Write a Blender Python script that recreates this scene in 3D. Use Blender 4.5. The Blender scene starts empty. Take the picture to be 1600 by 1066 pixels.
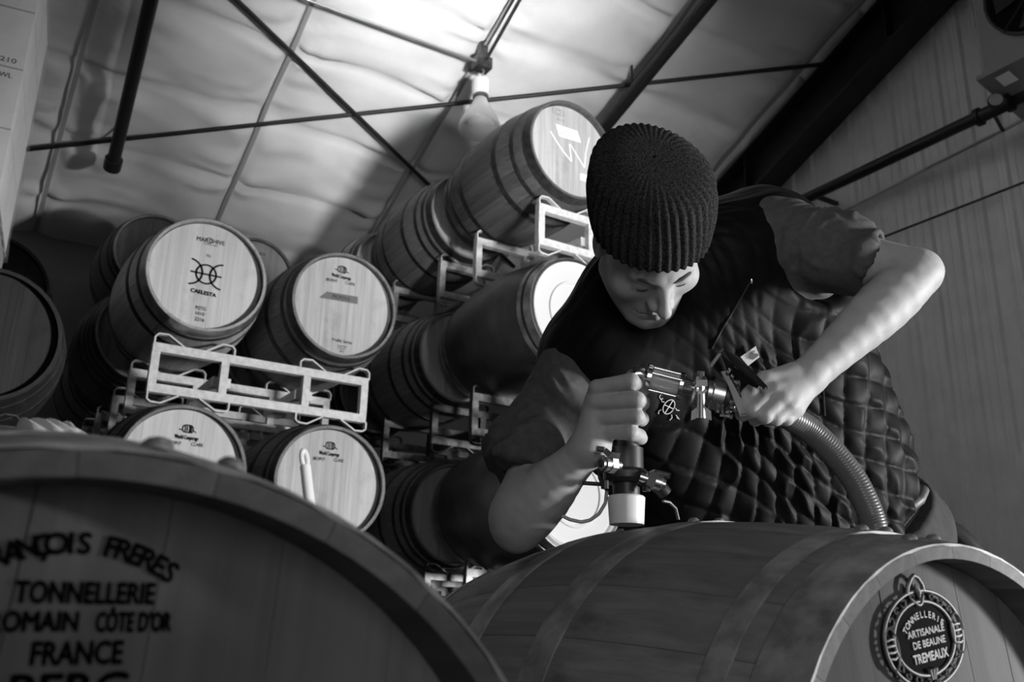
import bpy, math, random
import numpy as np
from mathutils import Vector, Matrix
from mathutils.bvhtree import BVHTree
PI = math.pi
random.seed(7); RNG = np.random.default_rng(7)
sc = bpy.context.scene
COL = sc.collection

# ------------------------------------------------------------------ camera
CAMZ = 0.87
YAW, PITCH, ROLL = map(math.radians, (31.56, 17.73, 1.307))
FPX = 1471.0
Fv = np.array([math.sin(YAW)*math.cos(PITCH), math.cos(YAW)*math.cos(PITCH), math.sin(PITCH)])
r0 = np.array([math.cos(YAW), -math.sin(YAW), 0.0]); u0 = np.cross(r0, Fv)
Rv = r0*math.cos(ROLL) + u0*math.sin(ROLL)
Uv = -r0*math.sin(ROLL) + u0*math.cos(ROLL)
EYE = np.array([0, 0, CAMZ])
def K(px, py, d):
    """world point seen at photo pixel (px,py), d metres along the view axis"""
    return EYE + (Rv*(px-800)/FPX - Uv*(py-533)/FPX + Fv)*d
def on_y(px, py, Y):
    D = Rv*(px-800)/FPX - Uv*(py-533)/FPX + Fv
    return EYE + D*(Y/D[1])
cam_d = bpy.data.cameras.new('camera'); cam = bpy.data.objects.new('camera', cam_d); COL.objects.link(cam)
M = Matrix(((Rv[0], Uv[0], -Fv[0], 0), (Rv[1], Uv[1], -Fv[1], 0), (Rv[2], Uv[2], -Fv[2], CAMZ), (0, 0, 0, 1)))
cam.matrix_world = M
cam_d.sensor_width = 36; cam_d.lens = FPX/1600*36; cam_d.clip_start = 0.05; cam_d.clip_end = 60
cam_d.dof.use_dof = True; cam_d.dof.focus_distance = 1.62; cam_d.dof.aperture_fstop = 8.0
sc.camera = cam

# ------------------------------------------------------------------ world, light, exposure
vs = sc.view_settings
vs.view_transform = 'Standard'; vs.look = 'None'; vs.exposure = 0.0; vs.gamma = 1.0; vs.use_curve_mapping = False
w = bpy.data.worlds.new('world'); sc.world = w; w.use_nodes = True
w.node_tree.nodes['Background'].inputs[0].default_value = (1, 1, 1, 1)
w.node_tree.nodes['Background'].inputs[1].default_value = 0.045
def area(name, loc, target, size, energy, sy=None):
    d = bpy.data.lights.new(name, 'AREA'); d.energy = energy; d.size = size
    if sy: d.shape = 'RECTANGLE'; d.size_y = sy
    o = bpy.data.objects.new(name, d); COL.objects.link(o); o.location = loc
    o.rotation_euler = (Vector(target)-Vector(loc)).to_track_quat('-Z', 'Y').to_euler()
    return o
area('ceiling_beam_light', (1.7, -2.6, .40), (2.25, 4.55, 5.3), .6, 62, .7).data.spread = math.radians(40)        # added unseen beam from behind the camera, aimed to brighten the ceiling
area('right_side_light', (6.3, -3.2, .80), (1.4, 4.0, 2.3), .8, 800, .8)   # light from low right, out of view; the opening it crosses is added
area('left_fill_light', (-1.3, -2.6, 1.6), (1.6, 4.5, 1.6), 1.4, 46, 1.8)    # added fill from behind the camera for the man and wall

# ------------------------------------------------------------------ materials
def new_mat(name):
    m = bpy.data.materials.new(name); m.use_nodes = True
    nt = m.node_tree; return m, nt, nt.nodes['Principled BSDF']
def N(nt, t, **kw):
    n = nt.nodes.new(t)
    for k, v in kw.items():
        if k in n.inputs: n.inputs[k].default_value = v
        else: setattr(n, k, v)
    return n
def mix(nt, fac, a, b, mode='MIX'):
    n = nt.nodes.new('ShaderNodeMix'); n.data_type = 'RGBA'; n.blend_type = mode
    for s, v in ((0, fac), (6, a), (7, b)):
        if isinstance(v, (int, float)) and s == 0: n.inputs[0].default_value = v
        elif isinstance(v, (int, float)): n.inputs[s].default_value = (v, v, v, 1)
        else: nt.links.new(v, n.inputs[s])
    return n.outputs[2]
def ramp(nt, src, p0, p1, v0=0, v1=1):
    n = nt.nodes.new('ShaderNodeMapRange'); nt.links.new(src, n.inputs[0])
    for i, v in enumerate((p0, p1, v0, v1)): n.inputs[i+1].default_value = v
    n.clamp = True
    return n.outputs[0]
def coords(nt, scale, kind='Object'):
    tc = nt.nodes.new('ShaderNodeTexCoord'); mp = nt.nodes.new('ShaderNodeMapping')
    mp.inputs['Scale'].default_value = scale; nt.links.new(tc.outputs[kind], mp.inputs[0])
    return mp.outputs[0]
def noise(nt, vec, scale=1, detail=4, rough=.55):
    n = N(nt, 'ShaderNodeTexNoise', Scale=scale, Detail=detail, Roughness=rough); nt.links.new(vec, n.inputs['Vector'])
    return n.outputs[0]
def bump(nt, b, h, strength, dist=.01):
    n = N(nt, 'ShaderNodeBump', Strength=strength, Distance=dist); nt.links.new(h, n.inputs['Height'])
    nt.links.new(n.outputs[0], b.inputs['Normal'])
def plain(name, v, rough=.6, metal=0.0, var=0.0, scale=20, bmp=0.0, spec=.5):
    m, nt, b = new_mat(name)
    b.inputs['Base Color'].default_value = (v, v, v, 1); b.inputs['Roughness'].default_value = rough
    b.inputs['Metallic'].default_value = metal; b.inputs['Specular IOR Level'].default_value = spec
    if var or bmp:
        n = noise(nt, coords(nt, (1, 1, 1)), scale, 6)
        if var:
            nt.links.new(mix(nt, ramp(nt, n, .35, .65), v*(1-var), v*(1+var)), b.inputs['Base Color'])
        if bmp: bump(nt, b, n, bmp)
    return m
def wood(name, lo, hi, axis, rough=.6, stain=.35, grain=60, spec=.35, tone=.25):
    """oak with grain along one object axis, a tone per piece and dark blotches"""
    m, nt, b = new_mat(name)
    s = [grain, grain, grain]; s[axis] = grain/22
    g = noise(nt, coords(nt, s), 1, 6, .6)
    c = mix(nt, ramp(nt, g, .3, .7), lo, hi)
    oi = nt.nodes.new('ShaderNodeObjectInfo')
    c = mix(nt, 1.0, c, ramp_col(nt, oi.outputs['Random'], 1-tone, 1+tone*.4), 'MULTIPLY')
    bl = noise(nt, coords(nt, (9, 5, 9)), 1, 5, .6)
    c = mix(nt, 1.0, c, ramp_col(nt, ramp(nt, bl, .58, .72), 1, 1-stain), 'MULTIPLY')
    nt.links.new(c, b.inputs['Base Color'])
    b.inputs['Roughness'].default_value = rough; b.inputs['Specular IOR Level'].default_value = spec
    bump(nt, b, g, .25, .004)
    return m
def ramp_col(nt, src, a, b):
    o = ramp(nt, src, 0, 1, a, b)
    cc = nt.nodes.new('ShaderNodeCombineColor')
    for i in range(3): nt.links.new(o, cc.inputs[i])
    return cc.outputs[0]
MT = {}
MT['stave'] = wood('oak_stave', .13, .24, 1)
MT['stave_front'] = wood('oak_stave_worn', .070, .135, 1, stain=.6)
MT['stave_open'] = wood('oak_stave_stained', .13, .24, 1, stain=.7)
MT['stave_pale'] = wood('oak_stave_new', .30, .46, 1)
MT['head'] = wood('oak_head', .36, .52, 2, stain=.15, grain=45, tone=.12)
MT['stave_dark'] = wood('oak_stave_corner_shade', .018, .036, 1)  # darkness of the unlit left corner put into the stave colour
MT['head_corner_shade'] = wood('oak_head_corner_shade', .020, .036, 2, stain=.3, grain=45, tone=.2)  # heads of the same corner barrels, shade put into the oak tone
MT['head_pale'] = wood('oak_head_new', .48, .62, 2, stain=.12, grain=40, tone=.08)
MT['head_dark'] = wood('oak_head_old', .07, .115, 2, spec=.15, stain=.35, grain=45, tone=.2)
MT['head_mid'] = wood('oak_head_mid', .115, .18, 2, stain=.4, grain=45, tone=.2)  # darker oak tone of the near barrel's head
MT['hoop'] = plain('galvanised_hoop', .24, .5, .4, .4, 25, .05)
MT['hoop_dark'] = plain('dark_hoop', .05, .5, .6, .4, 25, .05)
MT['hoop_bright'] = plain('new_hoop', .42, .3, .85, .25, 18, .03)
MT['ink'] = plain('black_ink', .004, .9, 0, 0, 20, 0, .03)
MT['ink_soft'] = plain('faded_ink', .16, .8)
MT['chalk'] = plain('chalk', .92, .9)
MT['paper'] = plain('label_paper', .9, .8)
MT['tape'] = plain('dark_tape', .14, .5)
MT['white_paint'] = plain('chipped_white_paint', .60, .5, 0, .14, 40, .05)
MT['grey_paint'] = plain('old_grey_paint', .42, .5, 0, .25, 40, .05)
MT['galv'] = plain('galvanised_tube', .12, .38, .8, .35, 30)
MT['drum'] = plain('dark_drum_steel', .075, .42, .55, .3, 6)
MT['drum_band'] = plain('drum_band_steel', .3, .4, .8, .3, 20)
MT['lid'] = plain('white_lid', .60, .5)
MT['ceiling'] = plain('white_insulation_facing', .78, .42, 0, .05, 3, 0, .35)
MT['strap'] = plain('grey_strap', .36, .5)
MT['black_steel'] = plain('black_steel', .012, .5, 0, .3, 12)
MT['dark_pipe'] = plain('dark_pipe', .02, .45, .2)
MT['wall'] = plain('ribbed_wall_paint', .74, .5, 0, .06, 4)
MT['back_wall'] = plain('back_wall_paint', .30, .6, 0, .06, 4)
MT['floor'] = plain('concrete', .14, .6, 0, .3, 6, .05)
MT['conduit'] = plain('conduit_steel', .62, .28, .9)
MT['porcelain'] = plain('porcelain', .85, .35)
MT['steel'] = plain('polished_steel', .62, .13, 1.0)
MT['brushed'] = plain('brushed_steel', .55, .3, 1.0)
MT['rubber'] = plain('black_rubber', .02, .45)
MT['silicone'] = plain('white_silicone', .74, .4)
MT['white_plastic'] = plain('white_plastic', .86, .4)
MT['cloth'] = plain('white_cloth', .93, .9)
MT['carton'] = plain('white_carton', .55, .7, 0, .05, 8)
MT['pallet'] = wood('pallet_wood', .2, .3, 0)
MT['shrink'] = plain('dark_wrap', .03, .25)
MT['heater'] = plain('heater_enamel', .24, .5)
MT['gauge'] = plain('gauge_face', .45, .4)
MT['badge'] = plain('badge_black', .008, .85, 0, 0, 20, 0, .08)
MT['pewter'] = plain('badge_pewter', .20, .5, .7)
MT['badge_letter'] = plain('badge_letter', .55, .6)
MT['skin'] = None
MT['denim'] = plain('dark_denim', .02, .85, 0, .3, 60, .1)
MT['shoe'] = plain('shoe_leather', .03, .5)
MT['belt'] = plain('leather_belt', .07, .5, 0, .3, 30)
MT['vest'] = plain('black_nylon', .006, .55, 0, .25, 30, .05, .10)
MT['vest_trim'] = plain('black_trim', .006, .6)
MT['thread'] = plain('white_thread', .8, .8)
MT['tag_print'] = plain('tag_print', .2, .8)
MT['shirt'] = plain('charcoal_jersey', .085, .9, 0, .12, 90, .06, .2)
MT['hair'] = plain('dark_hair', .06, .9)
MT['wool'] = plain('charcoal_wool', .024, .95, 0, .7, 330, .35, .15)
MT['hose'] = plain('grey_hose', .09, .35, 0, .1, 10)
MT['clear_hose'] = plain('pale_hose', .45, .35)
def skin_mat():
    m, nt, b = new_mat('skin')
    v = coords(nt, (1, 1, 1))
    n = noise(nt, v, 28, 6); f = noise(nt, v, 160, 3)
    c = mix(nt, ramp(nt, n, .3, .7), .34, .42)
    c = mix(nt, ramp(nt, f, .66, .74), c, mix(nt, .5, c, .22))
    nt.links.new(c, b.inputs['Base Color']); b.inputs['Roughness'].default_value = .58
    b.inputs['Subsurface Weight'].default_value = .08; b.inputs['Subsurface Radius'].default_value = (.01, .01, .01)
    b.inputs['Subsurface Scale'].default_value = .3
    bump(nt, b, noise(nt, v, 420, 3), .12, .002)
    return m
MT['skin'] = skin_mat()
def glass_mat():
    m, nt, b = new_mat('clear_glass')
    b.inputs['Base Color'].default_value = (.85, .85, .85, 1); b.inputs['Roughness'].default_value = .05
    fr = N(nt, 'ShaderNodeLayerWeight', Blend=.35)
    nt.links.new(ramp(nt, fr.outputs['Facing'], 0, 1, .20, .8), b.inputs['Alpha'])
    return m
MT['glass'] = glass_mat()
def film_mat():
    m, nt, b = new_mat('stretch_film')
    b.inputs['Base Color'].default_value = (.8, .8, .8, 1); b.inputs['Roughness'].default_value = .18
    b.inputs['Alpha'].default_value = .16
    n = noise(nt, coords(nt, (3, 3, 14)), 5, 5); bump(nt, b, n, .6, .02)
    return m
MT['film'] = film_mat()

# ------------------------------------------------------------------ mesh helpers
class MB:
    def __init__(s): s.v = []; s.f = []
    def add(s, v, f):
        o = len(s.v); s.v += [tuple(map(float, p)) for p in v]; s.f += [tuple(i+o for i in q) for q in f]; return s
    def box(s, lo, hi):
        x0, y0, z0 = lo; x1, y1, z1 = hi
        return s.add([(x0, y0, z0), (x1, y0, z0), (x1, y1, z0), (x0, y1, z0), (x0, y0, z1), (x1, y0, z1), (x1, y1, z1), (x0, y1, z1)],
              [(0, 3, 2, 1), (4, 5, 6, 7), (0, 1, 5, 4), (1, 2, 6, 5), (2, 3, 7, 6), (3, 0, 4, 7)])
    def bar(s, a, b, wd, ht, up=(0, 0, 1)):
        a = np.array(a, float); b = np.array(b, float); d = b-a; d /= np.linalg.norm(d)
        x = np.cross(d, up); x /= np.linalg.norm(x); y = np.cross(x, d)
        v = [p + x*i*wd/2 + y*j*ht/2 for p in (a, b) for i, j in ((-1, -1), (1, -1), (1, 1), (-1, 1))]
        return s.add(v, [(3, 2, 1, 0), (4, 5, 6, 7), (0, 1, 5, 4), (1, 2, 6, 5), (2, 3, 7, 6), (3, 0, 4, 7)])
    def tube(s, pts, r, n=10, cap=True, closed=False):
        P = np.array(pts, float); m = len(P)
        rr = np.full(m, r) if np.isscalar(r) else np.array(r, float)
        T = np.gradient(P, axis=0) if not closed else np.roll(P, -1, 0)-np.roll(P, 1, 0)
        T /= np.linalg.norm(T, axis=1)[:, None]
        ref = np.array([0, 0, 1.0]) if abs(T[0][2]) < .9 else np.array([1.0, 0, 0])
        x = np.cross(T[0], ref); x /= np.linalg.norm(x)
        V = []
        for i in range(m):
            x = x - T[i]*(x@T[i]); x /= np.linalg.norm(x); y = np.cross(T[i], x)
            for k in range(n):
                a = 2*PI*k/n; V.append(P[i] + rr[i]*(x*math.cos(a)+y*math.sin(a)))
        Fc = []
        for i in range(m if closed else m-1):
            j = (i+1) % m
            for k in range(n):
                l = (k+1) % n; Fc.append((i*n+k, i*n+l, j*n+l, j*n+k))
        if cap and not closed:
            Fc.append(tuple(range(n))[::-1]); Fc.append(tuple(range((m-1)*n, m*n)))
        return s.add(V, Fc)
    def lathe(s, prof, n=32, axis=(0, 0, 1), org=(0, 0, 0), closed=False):
        """prof: list of (radius, height along axis)"""
        ax = np.array(axis, float); ax /= np.linalg.norm(ax); org = np.array(org, float)
        ref = np.array([1.0, 0, 0]) if abs(ax[0]) < .9 else np.array([0, 1.0, 0])
        x = np.cross(ax, ref); x /= np.linalg.norm(x); y = np.cross(ax, x)
        V = []
        for r, h in prof:
            for k in range(n):
                a = 2*PI*k/n; V.append(org + ax*h + max(r, 1e-5)*(x*math.cos(a)+y*math.sin(a)))
        Fc = []; m = len(prof)
        for i in range(m if closed else m-1):
            j = (i+1) % m
            for k in range(n):
                l = (k+1) % n; Fc.append((i*n+k, i*n+l, j*n+l, j*n+k))
        return s.add(V, Fc)
    def mesh(s, name, mat, smooth=None):
        me = bpy.data.meshes.new(name); me.from_pydata(s.v, [], s.f)
        if mat: me.materials.append(mat)
        if smooth is not None: shade(me, smooth)
        return me
    def obj(s, name, mat, parent=None, smooth=None):
        return link(name, s.mesh(name, mat, smooth), parent)
def shade(me, ang):
    me.polygons.foreach_set('use_smooth', [True]*len(me.polygons))
    if ang < 179: me.set_sharp_from_angle(angle=math.radians(ang))
def link(name, me, parent=None):
    o = bpy.data.objects.new(name, me); COL.objects.link(o)
    if parent: o.parent = parent
    return o
def tag(o, label, cat, group=None):
    o['label'] = label; o['category'] = cat
    if group: o['group'] = group
    return o
def thing(name, label, cat, loc=(0, 0, 0), rz=0.0, group=None):
    o = bpy.data.objects.new(name, None); COL.objects.link(o); o.location = loc; o.rotation_euler = (0, 0, rz)
    o.empty_display_size = .1
    return tag(o, label, cat, group)
def struct(o): o['kind'] = 'structure'; return o
def vnoise2(x, y, seed=0):
    r = np.random.default_rng(seed); T = r.random((256, 256))
    xi = np.floor(x).astype(int); yi = np.floor(y).astype(int); fx = x-xi; fy = y-yi
    fx = fx*fx*(3-2*fx); fy = fy*fy*(3-2*fy); g = lambda i, j: T[i % 256, j % 256]
    return (g(xi, yi)*(1-fx)+g(xi+1, yi)*fx)*(1-fy) + (g(xi, yi+1)*(1-fx)+g(xi+1, yi+1)*fx)*fy
def vnoise3(P, seed=0):
    r = np.random.default_rng(seed); T = r.random((64, 64, 64))
    I = np.floor(P).astype(int); f = P-I; f = f*f*(3-2*f); out = 0
    for a in (0, 1):
        for b in (0, 1):
            for c in (0, 1):
                wgt = (f[:, 0] if a else 1-f[:, 0])*(f[:, 1] if b else 1-f[:, 1])*(f[:, 2] if c else 1-f[:, 2])
                out = out + wgt*T[(I[:, 0]+a) % 64, (I[:, 1]+b) % 64, (I[:, 2]+c) % 64]
    return out

# ------------------------------------------------------------------ room
Z0 = 6.5 + CAMZ; SL = .4384; BACK_Y = 7.87; WALL_X = 5.78
def ceil_z(y): return Z0 - SL*y
PUR = [Z0*0 + 6.5*(.786 + .0925*k) for k in range(-10, 6)]
def build_room():
    f = MB(); f.box((-4.5, -5, -.06), (6.2, 8.0, 0)); struct(f.obj('floor', MT['floor']))
    xs = np.arange(-4.2, 5.86, .036); ys = np.arange(-1.5, BACK_Y+.03, .036)
    X, Y = np.meshgrid(xs, ys, indexing='ij')
    u = (Y/6.5 - .786)/.0925
    fr = u-np.floor(u); bay = np.floor(u)
    sag = np.abs(np.sin(PI*fr))**.75
    su = (X/6.5 - .25)/.195
    sf = np.abs(su-np.round(su))*.195*6.5           # metres to nearest strap
    pf = np.minimum(fr, 1-fr)*.0925*6.5             # metres to nearest purlin
    amp = .028 + .025*vnoise2(X*.5+40, bay*3.7, 3)
    strap_hold = np.exp(-(sf/.09)**2)
    z = -amp*sag*(1-.75*strap_hold)
    wr = 0
    for i, (sx, sy, a) in enumerate(((1.1, 5, .020), (2.2, 11, .011), (4.5, 20, .005))):
        wx = X + .25*Y*(1 if i % 2 else -.6)
        nn = vnoise2(wx*sx+7*i, Y*sy + .9*vnoise2(X*1.5, Y*1.5, 9)*sy*.3, 11+i)
        wr = wr + a*(1-np.abs(2*nn-1)*1.6)
    near = np.exp(-(pf/.24)**2)*np.exp(-(sf/.40)**2)
    z = z - wr*(.40 + 2.6*near)*np.minimum(1, pf/.03)*(1-.9*np.exp(-(sf/.045)**2))
    Zc = ceil_z(Y) + z
    V = np.stack([X, Y, Zc], -1).reshape(-1, 3); nx, ny = X.shape
    I = np.arange(nx*ny).reshape(nx, ny)
    Q = np.stack([I[:-1, :-1], I[:-1, 1:], I[1:, 1:], I[1:, :-1]], -1).reshape(-1, 4)
    me = bpy.data.meshes.new('ceiling'); me.from_pydata(V.tolist(), [], Q.tolist()); me.materials.append(MT['ceiling']); shade(me, 180)
    c = struct(link('ceiling', me))
    r_ = MB(); n = 2                                      # roof deck above the fabric
    r_.add([(-4.3, -1.6, ceil_z(-1.6)+.1), (6.0, -1.6, ceil_z(-1.6)+.1), (6.0, 8.0, ceil_z(8)+.1), (-4.3, 8.0, ceil_z(8)+.1)], [(0, 1, 2, 3)])
    r_.obj('roof_deck', MT['ceiling'], c)
    for k in range(-3, 4):
        x = 6.5*(.25+.195*k); i = int(round((x-xs[0])/.036))
        if i < 2 or i > len(xs)-3: continue
        zz = Zc[i-1:i+2].min(0); zs_ = np.array([zz[max(0, q-2):q+3].min() for q in range(len(zz))])-.004; zs_ = np.array([zs_[max(0, q-4):q+5].mean() for q in range(len(zz))]) - (zz*0)
        b = MB(); v = []; zs_ = np.minimum(zs_, zz-.003)
        for y, z in zip(ys[::2], zs_[::2]): v += [(x-.016, y, z), (x+.016, y, z)]
        b.add(v, [(2*q, 2*q+2, 2*q+3, 2*q+1) for q in range(len(v)//2-1)]); b.obj('ceiling_strap', MT['strap'], c)
    # back wall
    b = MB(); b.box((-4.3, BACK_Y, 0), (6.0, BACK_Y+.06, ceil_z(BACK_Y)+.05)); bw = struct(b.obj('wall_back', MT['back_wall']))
    # unseen front wall added behind the camera, openings shaped to gate the light
    b = MB(); F0, F1 = -.55, -.45
    for x0, x1, z0, z1 in ((-4.3, -.33, 0, 8), (-.33, 1.15, 2.5, 8), (1.15, 1.58, 0, 8), (1.58, 2.05, 0, .95), (1.58, 2.38, 3.4, 8), (2.38, 2.50, 0, 8), (2.50, 5.3, 1.70, 8), (5.3, 6.0, 0, 8)): b.box((x0, F0, z0), (x1, F1, z1))
    struct(b.obj('wall_light_gate', MT['back_wall']))
    # ribbed right wall: one panel mesh reused
    W = .80; pm = MB(); prof = []
    def rib(y0): return [(y0-.028, 0), (y0-.012, .024), (y0+.012, .024), (y0+.028, 0)]
    for j in range(4):
        y0 = .1+.2*j
        prof += rib(y0)
        for q in (.067, .134): prof += [(y0+q-.012, 0), (y0+q-.005, .006), (y0+q+.005, .006), (y0+q+.012, 0)]
    prof = [(0, 0)] + sorted(p for p in prof if 0 < p[0] < W) + [(W, 0)]
    for (ya, ha), (yb, hb) in zip(prof[:-1], prof[1:]):
        pm.add([(-ha, ya, 0), (-hb, yb, 0), (-hb, yb, 6), (-ha, ya, 6)], [(0, 3, 2, 1)])
    back = MB(); back.add([(WALL_X+.04, -1.6, 0), (WALL_X+.04, 8, 0), (WALL_X+.04, 8, ceil_z(8)+.1), (WALL_X+.04, -1.6, ceil_z(-1.6)+.1)], [(0, 1, 2, 3)])
    me = back.mesh('wall_right', MT['wall']); wr_ = struct(link('wall_right', me))
    pme = pm.mesh('wall_panel', MT['wall'])
    for k in range(12):
        p = link('wall_panel', pme, wr_); p.location = (WALL_X, -1.6+W*k, 0)
        y = -1.6+W*k
        p.scale = (1, 1, (ceil_z(y+W)+.06)/6)
build_room()

def steel():
    # rafter: I-beam along the right wall, following the roof slope
    t = thing('roof_rafter', 'black steel roof rafter sloping along the top of the ribbed wall', 'beam', (5.62, 5.4, 0))
    def seg(x0, x1, d0, d1, nm, y0=-1.4, y1=5.6, mat='black_steel'):
        b = MB(); v = []
        for y in (y0, y1):
            for x, d in ((x0, d0), (x1, d0), (x1, d1), (x0, d1)): v.append((x-5.62, y-5.4, ceil_z(y)-d))
        b.add(v, [(0, 1, 2, 3), (4, 7, 6, 5), (0, 4, 5, 1), (1, 5, 6, 2), (2, 6, 7, 3), (3, 7, 4, 0)]); b.obj(nm, MT[mat], t)
    seg(5.50, 5.74, .12, .14, 'flange'); seg(5.614, 5.626, .14, .52, 'web'); seg(5.50, 5.74, .52, .545, 'flange')
    for y in (2.2, 3.7, 5.2): 
        b = MB(); b.box((-.1, y-5.4-.006, ceil_z(y)-.515), (.1, y-5.4+.006, ceil_z(y)-.15)); b.obj('stiffener', MT['black_steel'], t)
    # column at the eave end
    t2 = thing('steel_column', 'black steel column under the low end of the rafter', 'column', (5.62, 5.75, 0))
    b = MB(); b.box((-.12, -.16, 0), (.12, -.14, ceil_z(5.6)-.05)); b.obj('flange', MT['black_steel'], t2)
    b = MB(); b.box((-.006, -.14, 0), (.006, .30, ceil_z(6.05)-.05)); b.obj('web', MT['black_steel'], t2)
    b = MB(); b.box((-.12, .30, 0), (.12, .32, ceil_z(6.05)-.05)); b.obj('flange', MT['black_steel'], t2)
    b = MB(); b.box((-.16, -.2, 0), (.16, .36, .02)); b.obj('base_plate', MT['black_steel'], t2)
    # pipes and bracing under the ceiling; positions on the roof plane (x, y) in metres, drop below it
    def on_roof(px, py, drop):
        D = Rv*(px-800)/FPX - Uv*(py-533)/FPX + Fv
        return EYE + D*((Z0-drop-CAMZ)/(D@np.array([0, SL, 1])))
    def ext(a, b, e0, e1): return a+(a-b)*e0, b+(b-a)*e1
    def run(nm, label, cat, A, B, drop, r, mat, e=(0, 0), group=None):
        a, b_ = ext(on_roof(*A, drop), on_roof(*B, drop), *e)
        m = MB(); m.tube(np.linspace(a-a, b_-a, 6), r, 12); o = m.obj(nm, MT[mat], None, 40); o.location = a
        tag(o, label, cat, group); return o, a, b_
    o, a, b_ = run('ceiling_pipe', 'black pipe hanging below the ceiling above the dark left corner', 'pipe', (236, 0), (176, 258), .32, .045, 'dark_pipe', (.35, 0))
    m = MB(); d = (b_-a)/np.linalg.norm(b_-a); m.lathe([(0, -.06), (.062, -.06), (.062, .03), (0, .03)], 14, d, b_-a); m.obj('end_cap', MT['dark_pipe'], o, 40)
    m = MB(); q = a+(b_-a)*.97; m.tube([q-a, q-a+np.array([0, 0, .32])], .008, 8); m.obj('hanger', MT['dark_pipe'], o)
    o, a, b_ = run('ceiling_pipe', 'thick black pipe slanting down from the top edge behind the knit cap', 'pipe', (1108, 0), (940, 205), .30, .05, 'dark_pipe', (.3, .35))
    for q in (.05, .6):
        m = MB(); q = a+(b_-a)*q; m.tube([q-a, q-a+np.array([0, 0, .3])], .008, 8); m.obj('hanger', MT['dark_pipe'], o)
    run('brace_rod', 'long thin brace rod running nearly level across the whole ceiling', 'rod', (0, 238), (1290, 100), .11, .017, 'black_steel', (.05, .03))
    run('brace_rod', 'thin brace rod slanting down right from the top left of the ceiling', 'rod', (370, 0), (690, 308), .14, .017, 'black_steel', (.35, .5))
    o, a, b_ = run('conduit', 'bright electrical conduit leading right to the lamp box', 'conduit', (480, 0), (748, 97), .20, .011, 'conduit', (.6, 0))
    o, a, b_ = run('conduit', 'grey conduit rising from the lamp box to the top edge', 'conduit', (812, 0), (757, 98), .20, .013, 'galv', (.8, 0))
    # pendant lamp
    J = on_roof(753, 101, .20)
    L = thing('pendant_lamp', 'unlit reflector bulb in a white socket hanging from the conduit box', 'lamp', tuple(J))
    m = MB(); m.box((-.06, -.05, -.04), (.06, .05, .05)); m.box((-.03, -.03, .05), (.03, .03, .20)); m.obj('junction_box', MT['galv'], L)
    m = MB(); m.tube([(0, 0, -.03), (.012, -.01, -.06), (0, -.012, -.09), (0, 0, -.13)], .009, 8); m.obj('hook', MT['conduit'], L, 60)
    m = MB(); m.lathe([(0, -.125), (.05, -.125), (.066, -.14), (.068, -.22), (.064, -.255), (.05, -.26), (0, -.26)], 28); m.obj('socket', MT['porcelain'], L, 40)
    m = MB(); m.lathe([(.052, -.255), (.058, -.27), (.058, -.285), (.05, -.29)], 28); m.obj('socket_ring', MT['galv'], L, 40)
    prof = [(.048, -.27), (.05, -.30), (.066, -.34), (.095, -.39), (.125, -.44), (.146, -.49), (.152, -.52), (.148, -.545), (.13, -.565), (.09, -.583), (.045, -.592), (0.0005, -.595)]
    inner = [(max(r-.003, .0004), h+(.003 if r < .1 and h < -.55 else 0)) for r, h in prof][::-1]
    m = MB(); m.lathe(prof, 40); m.lathe([(r, h+.002) for r, h in inner], 40); m.obj('glass_bulb', MT['glass'], L, 60)
    m = MB(); m.tube([(0, 0, -.27), (0, 0, -.36)], .012, 8); m.obj('stem', MT['gauge'], L)
    # things along the right wall (plane x = const), from photo pixels
    def on_x(px, py, X):
        D = Rv*(px-800)/FPX - Uv*(py-533)/FPX + Fv
        return EYE + D*(X/D[0])
    def wrun(nm, label, cat, A, B, X, r, mat, e=(.2, .2)):
        a, b_ = ext(on_x(*A, X), on_x(*B, X), *e); m = MB(); m.tube(np.linspace(a-a, b_-a, 4), r, 12); o = m.obj(nm, MT[mat], None, 40); o.location = a
        tag(o, label, cat); return o, a, b_
    o, a, b_ = wrun('wall_pipe', 'black sprinkler main running along the ribbed wall', 'pipe', (1281, 300), (1600, 149), 5.5, .042, 'dark_pipe', (.5, .8))
    for q in (.2, .75):
        m = MB(); p = a+(b_-a)*q-a; m.bar(p, p+np.array([.29, 0, 0]), .03, .03); m.obj('bracket', MT['dark_pipe'], o)
    wrun('conduit', 'thin pale conduit on the ribbed wall below the black main', 'conduit', (1377, 300), (1600, 187), 5.7, .012, 'conduit', (.9, .8))
    wrun('wall_cable', 'dark cable along the ribbed wall right of the raised elbow', 'cable', (1384, 369), (1600, 285), 5.72, .008, 'dark_pipe', (1.3, .8))
    # valve with a round gauge on the main
    P = on_x(1553, 172, 5.45)
    v = thing('pipe_valve', 'black valve with a round pressure gauge on the sprinkler main', 'valve', tuple(P))
    m = MB(); m.lathe([(0, -.12), (.062, -.12), (.062, -.09), (.045, -.085), (.045, .085), (.062, .09), (.062, .12), (0, .12)], 18, (0, 1, .0)); m.obj('body', MT['black_steel'], v, 40)
    G = on_x(1555, 160, 5.3)-P
    m = MB(); m.tube([(0, 0, 0), G*.6, G], .014, 8); m.obj('stem', MT['black_steel'], v)
    m = MB(); m.lathe([(0, 0), (.045, 0), (.047, .012), (.047, .03), (.042, .036)], 24, (-.8, -.6, 0), G); m.obj('gauge_case', MT['black_steel'], v, 40)
    m = MB(); m.lathe([(.042, .0345), (0, .0345)], 24, (-.8, -.6, 0), G); m.obj('gauge_face', MT['gauge'], v)
    m = MB(); m.tube([(0, 0, -.05), (.02, -.02, -.14), (.02, -.03, -.16)], .012, 8); m.obj('drain_cock', MT['black_steel'], v)
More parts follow.
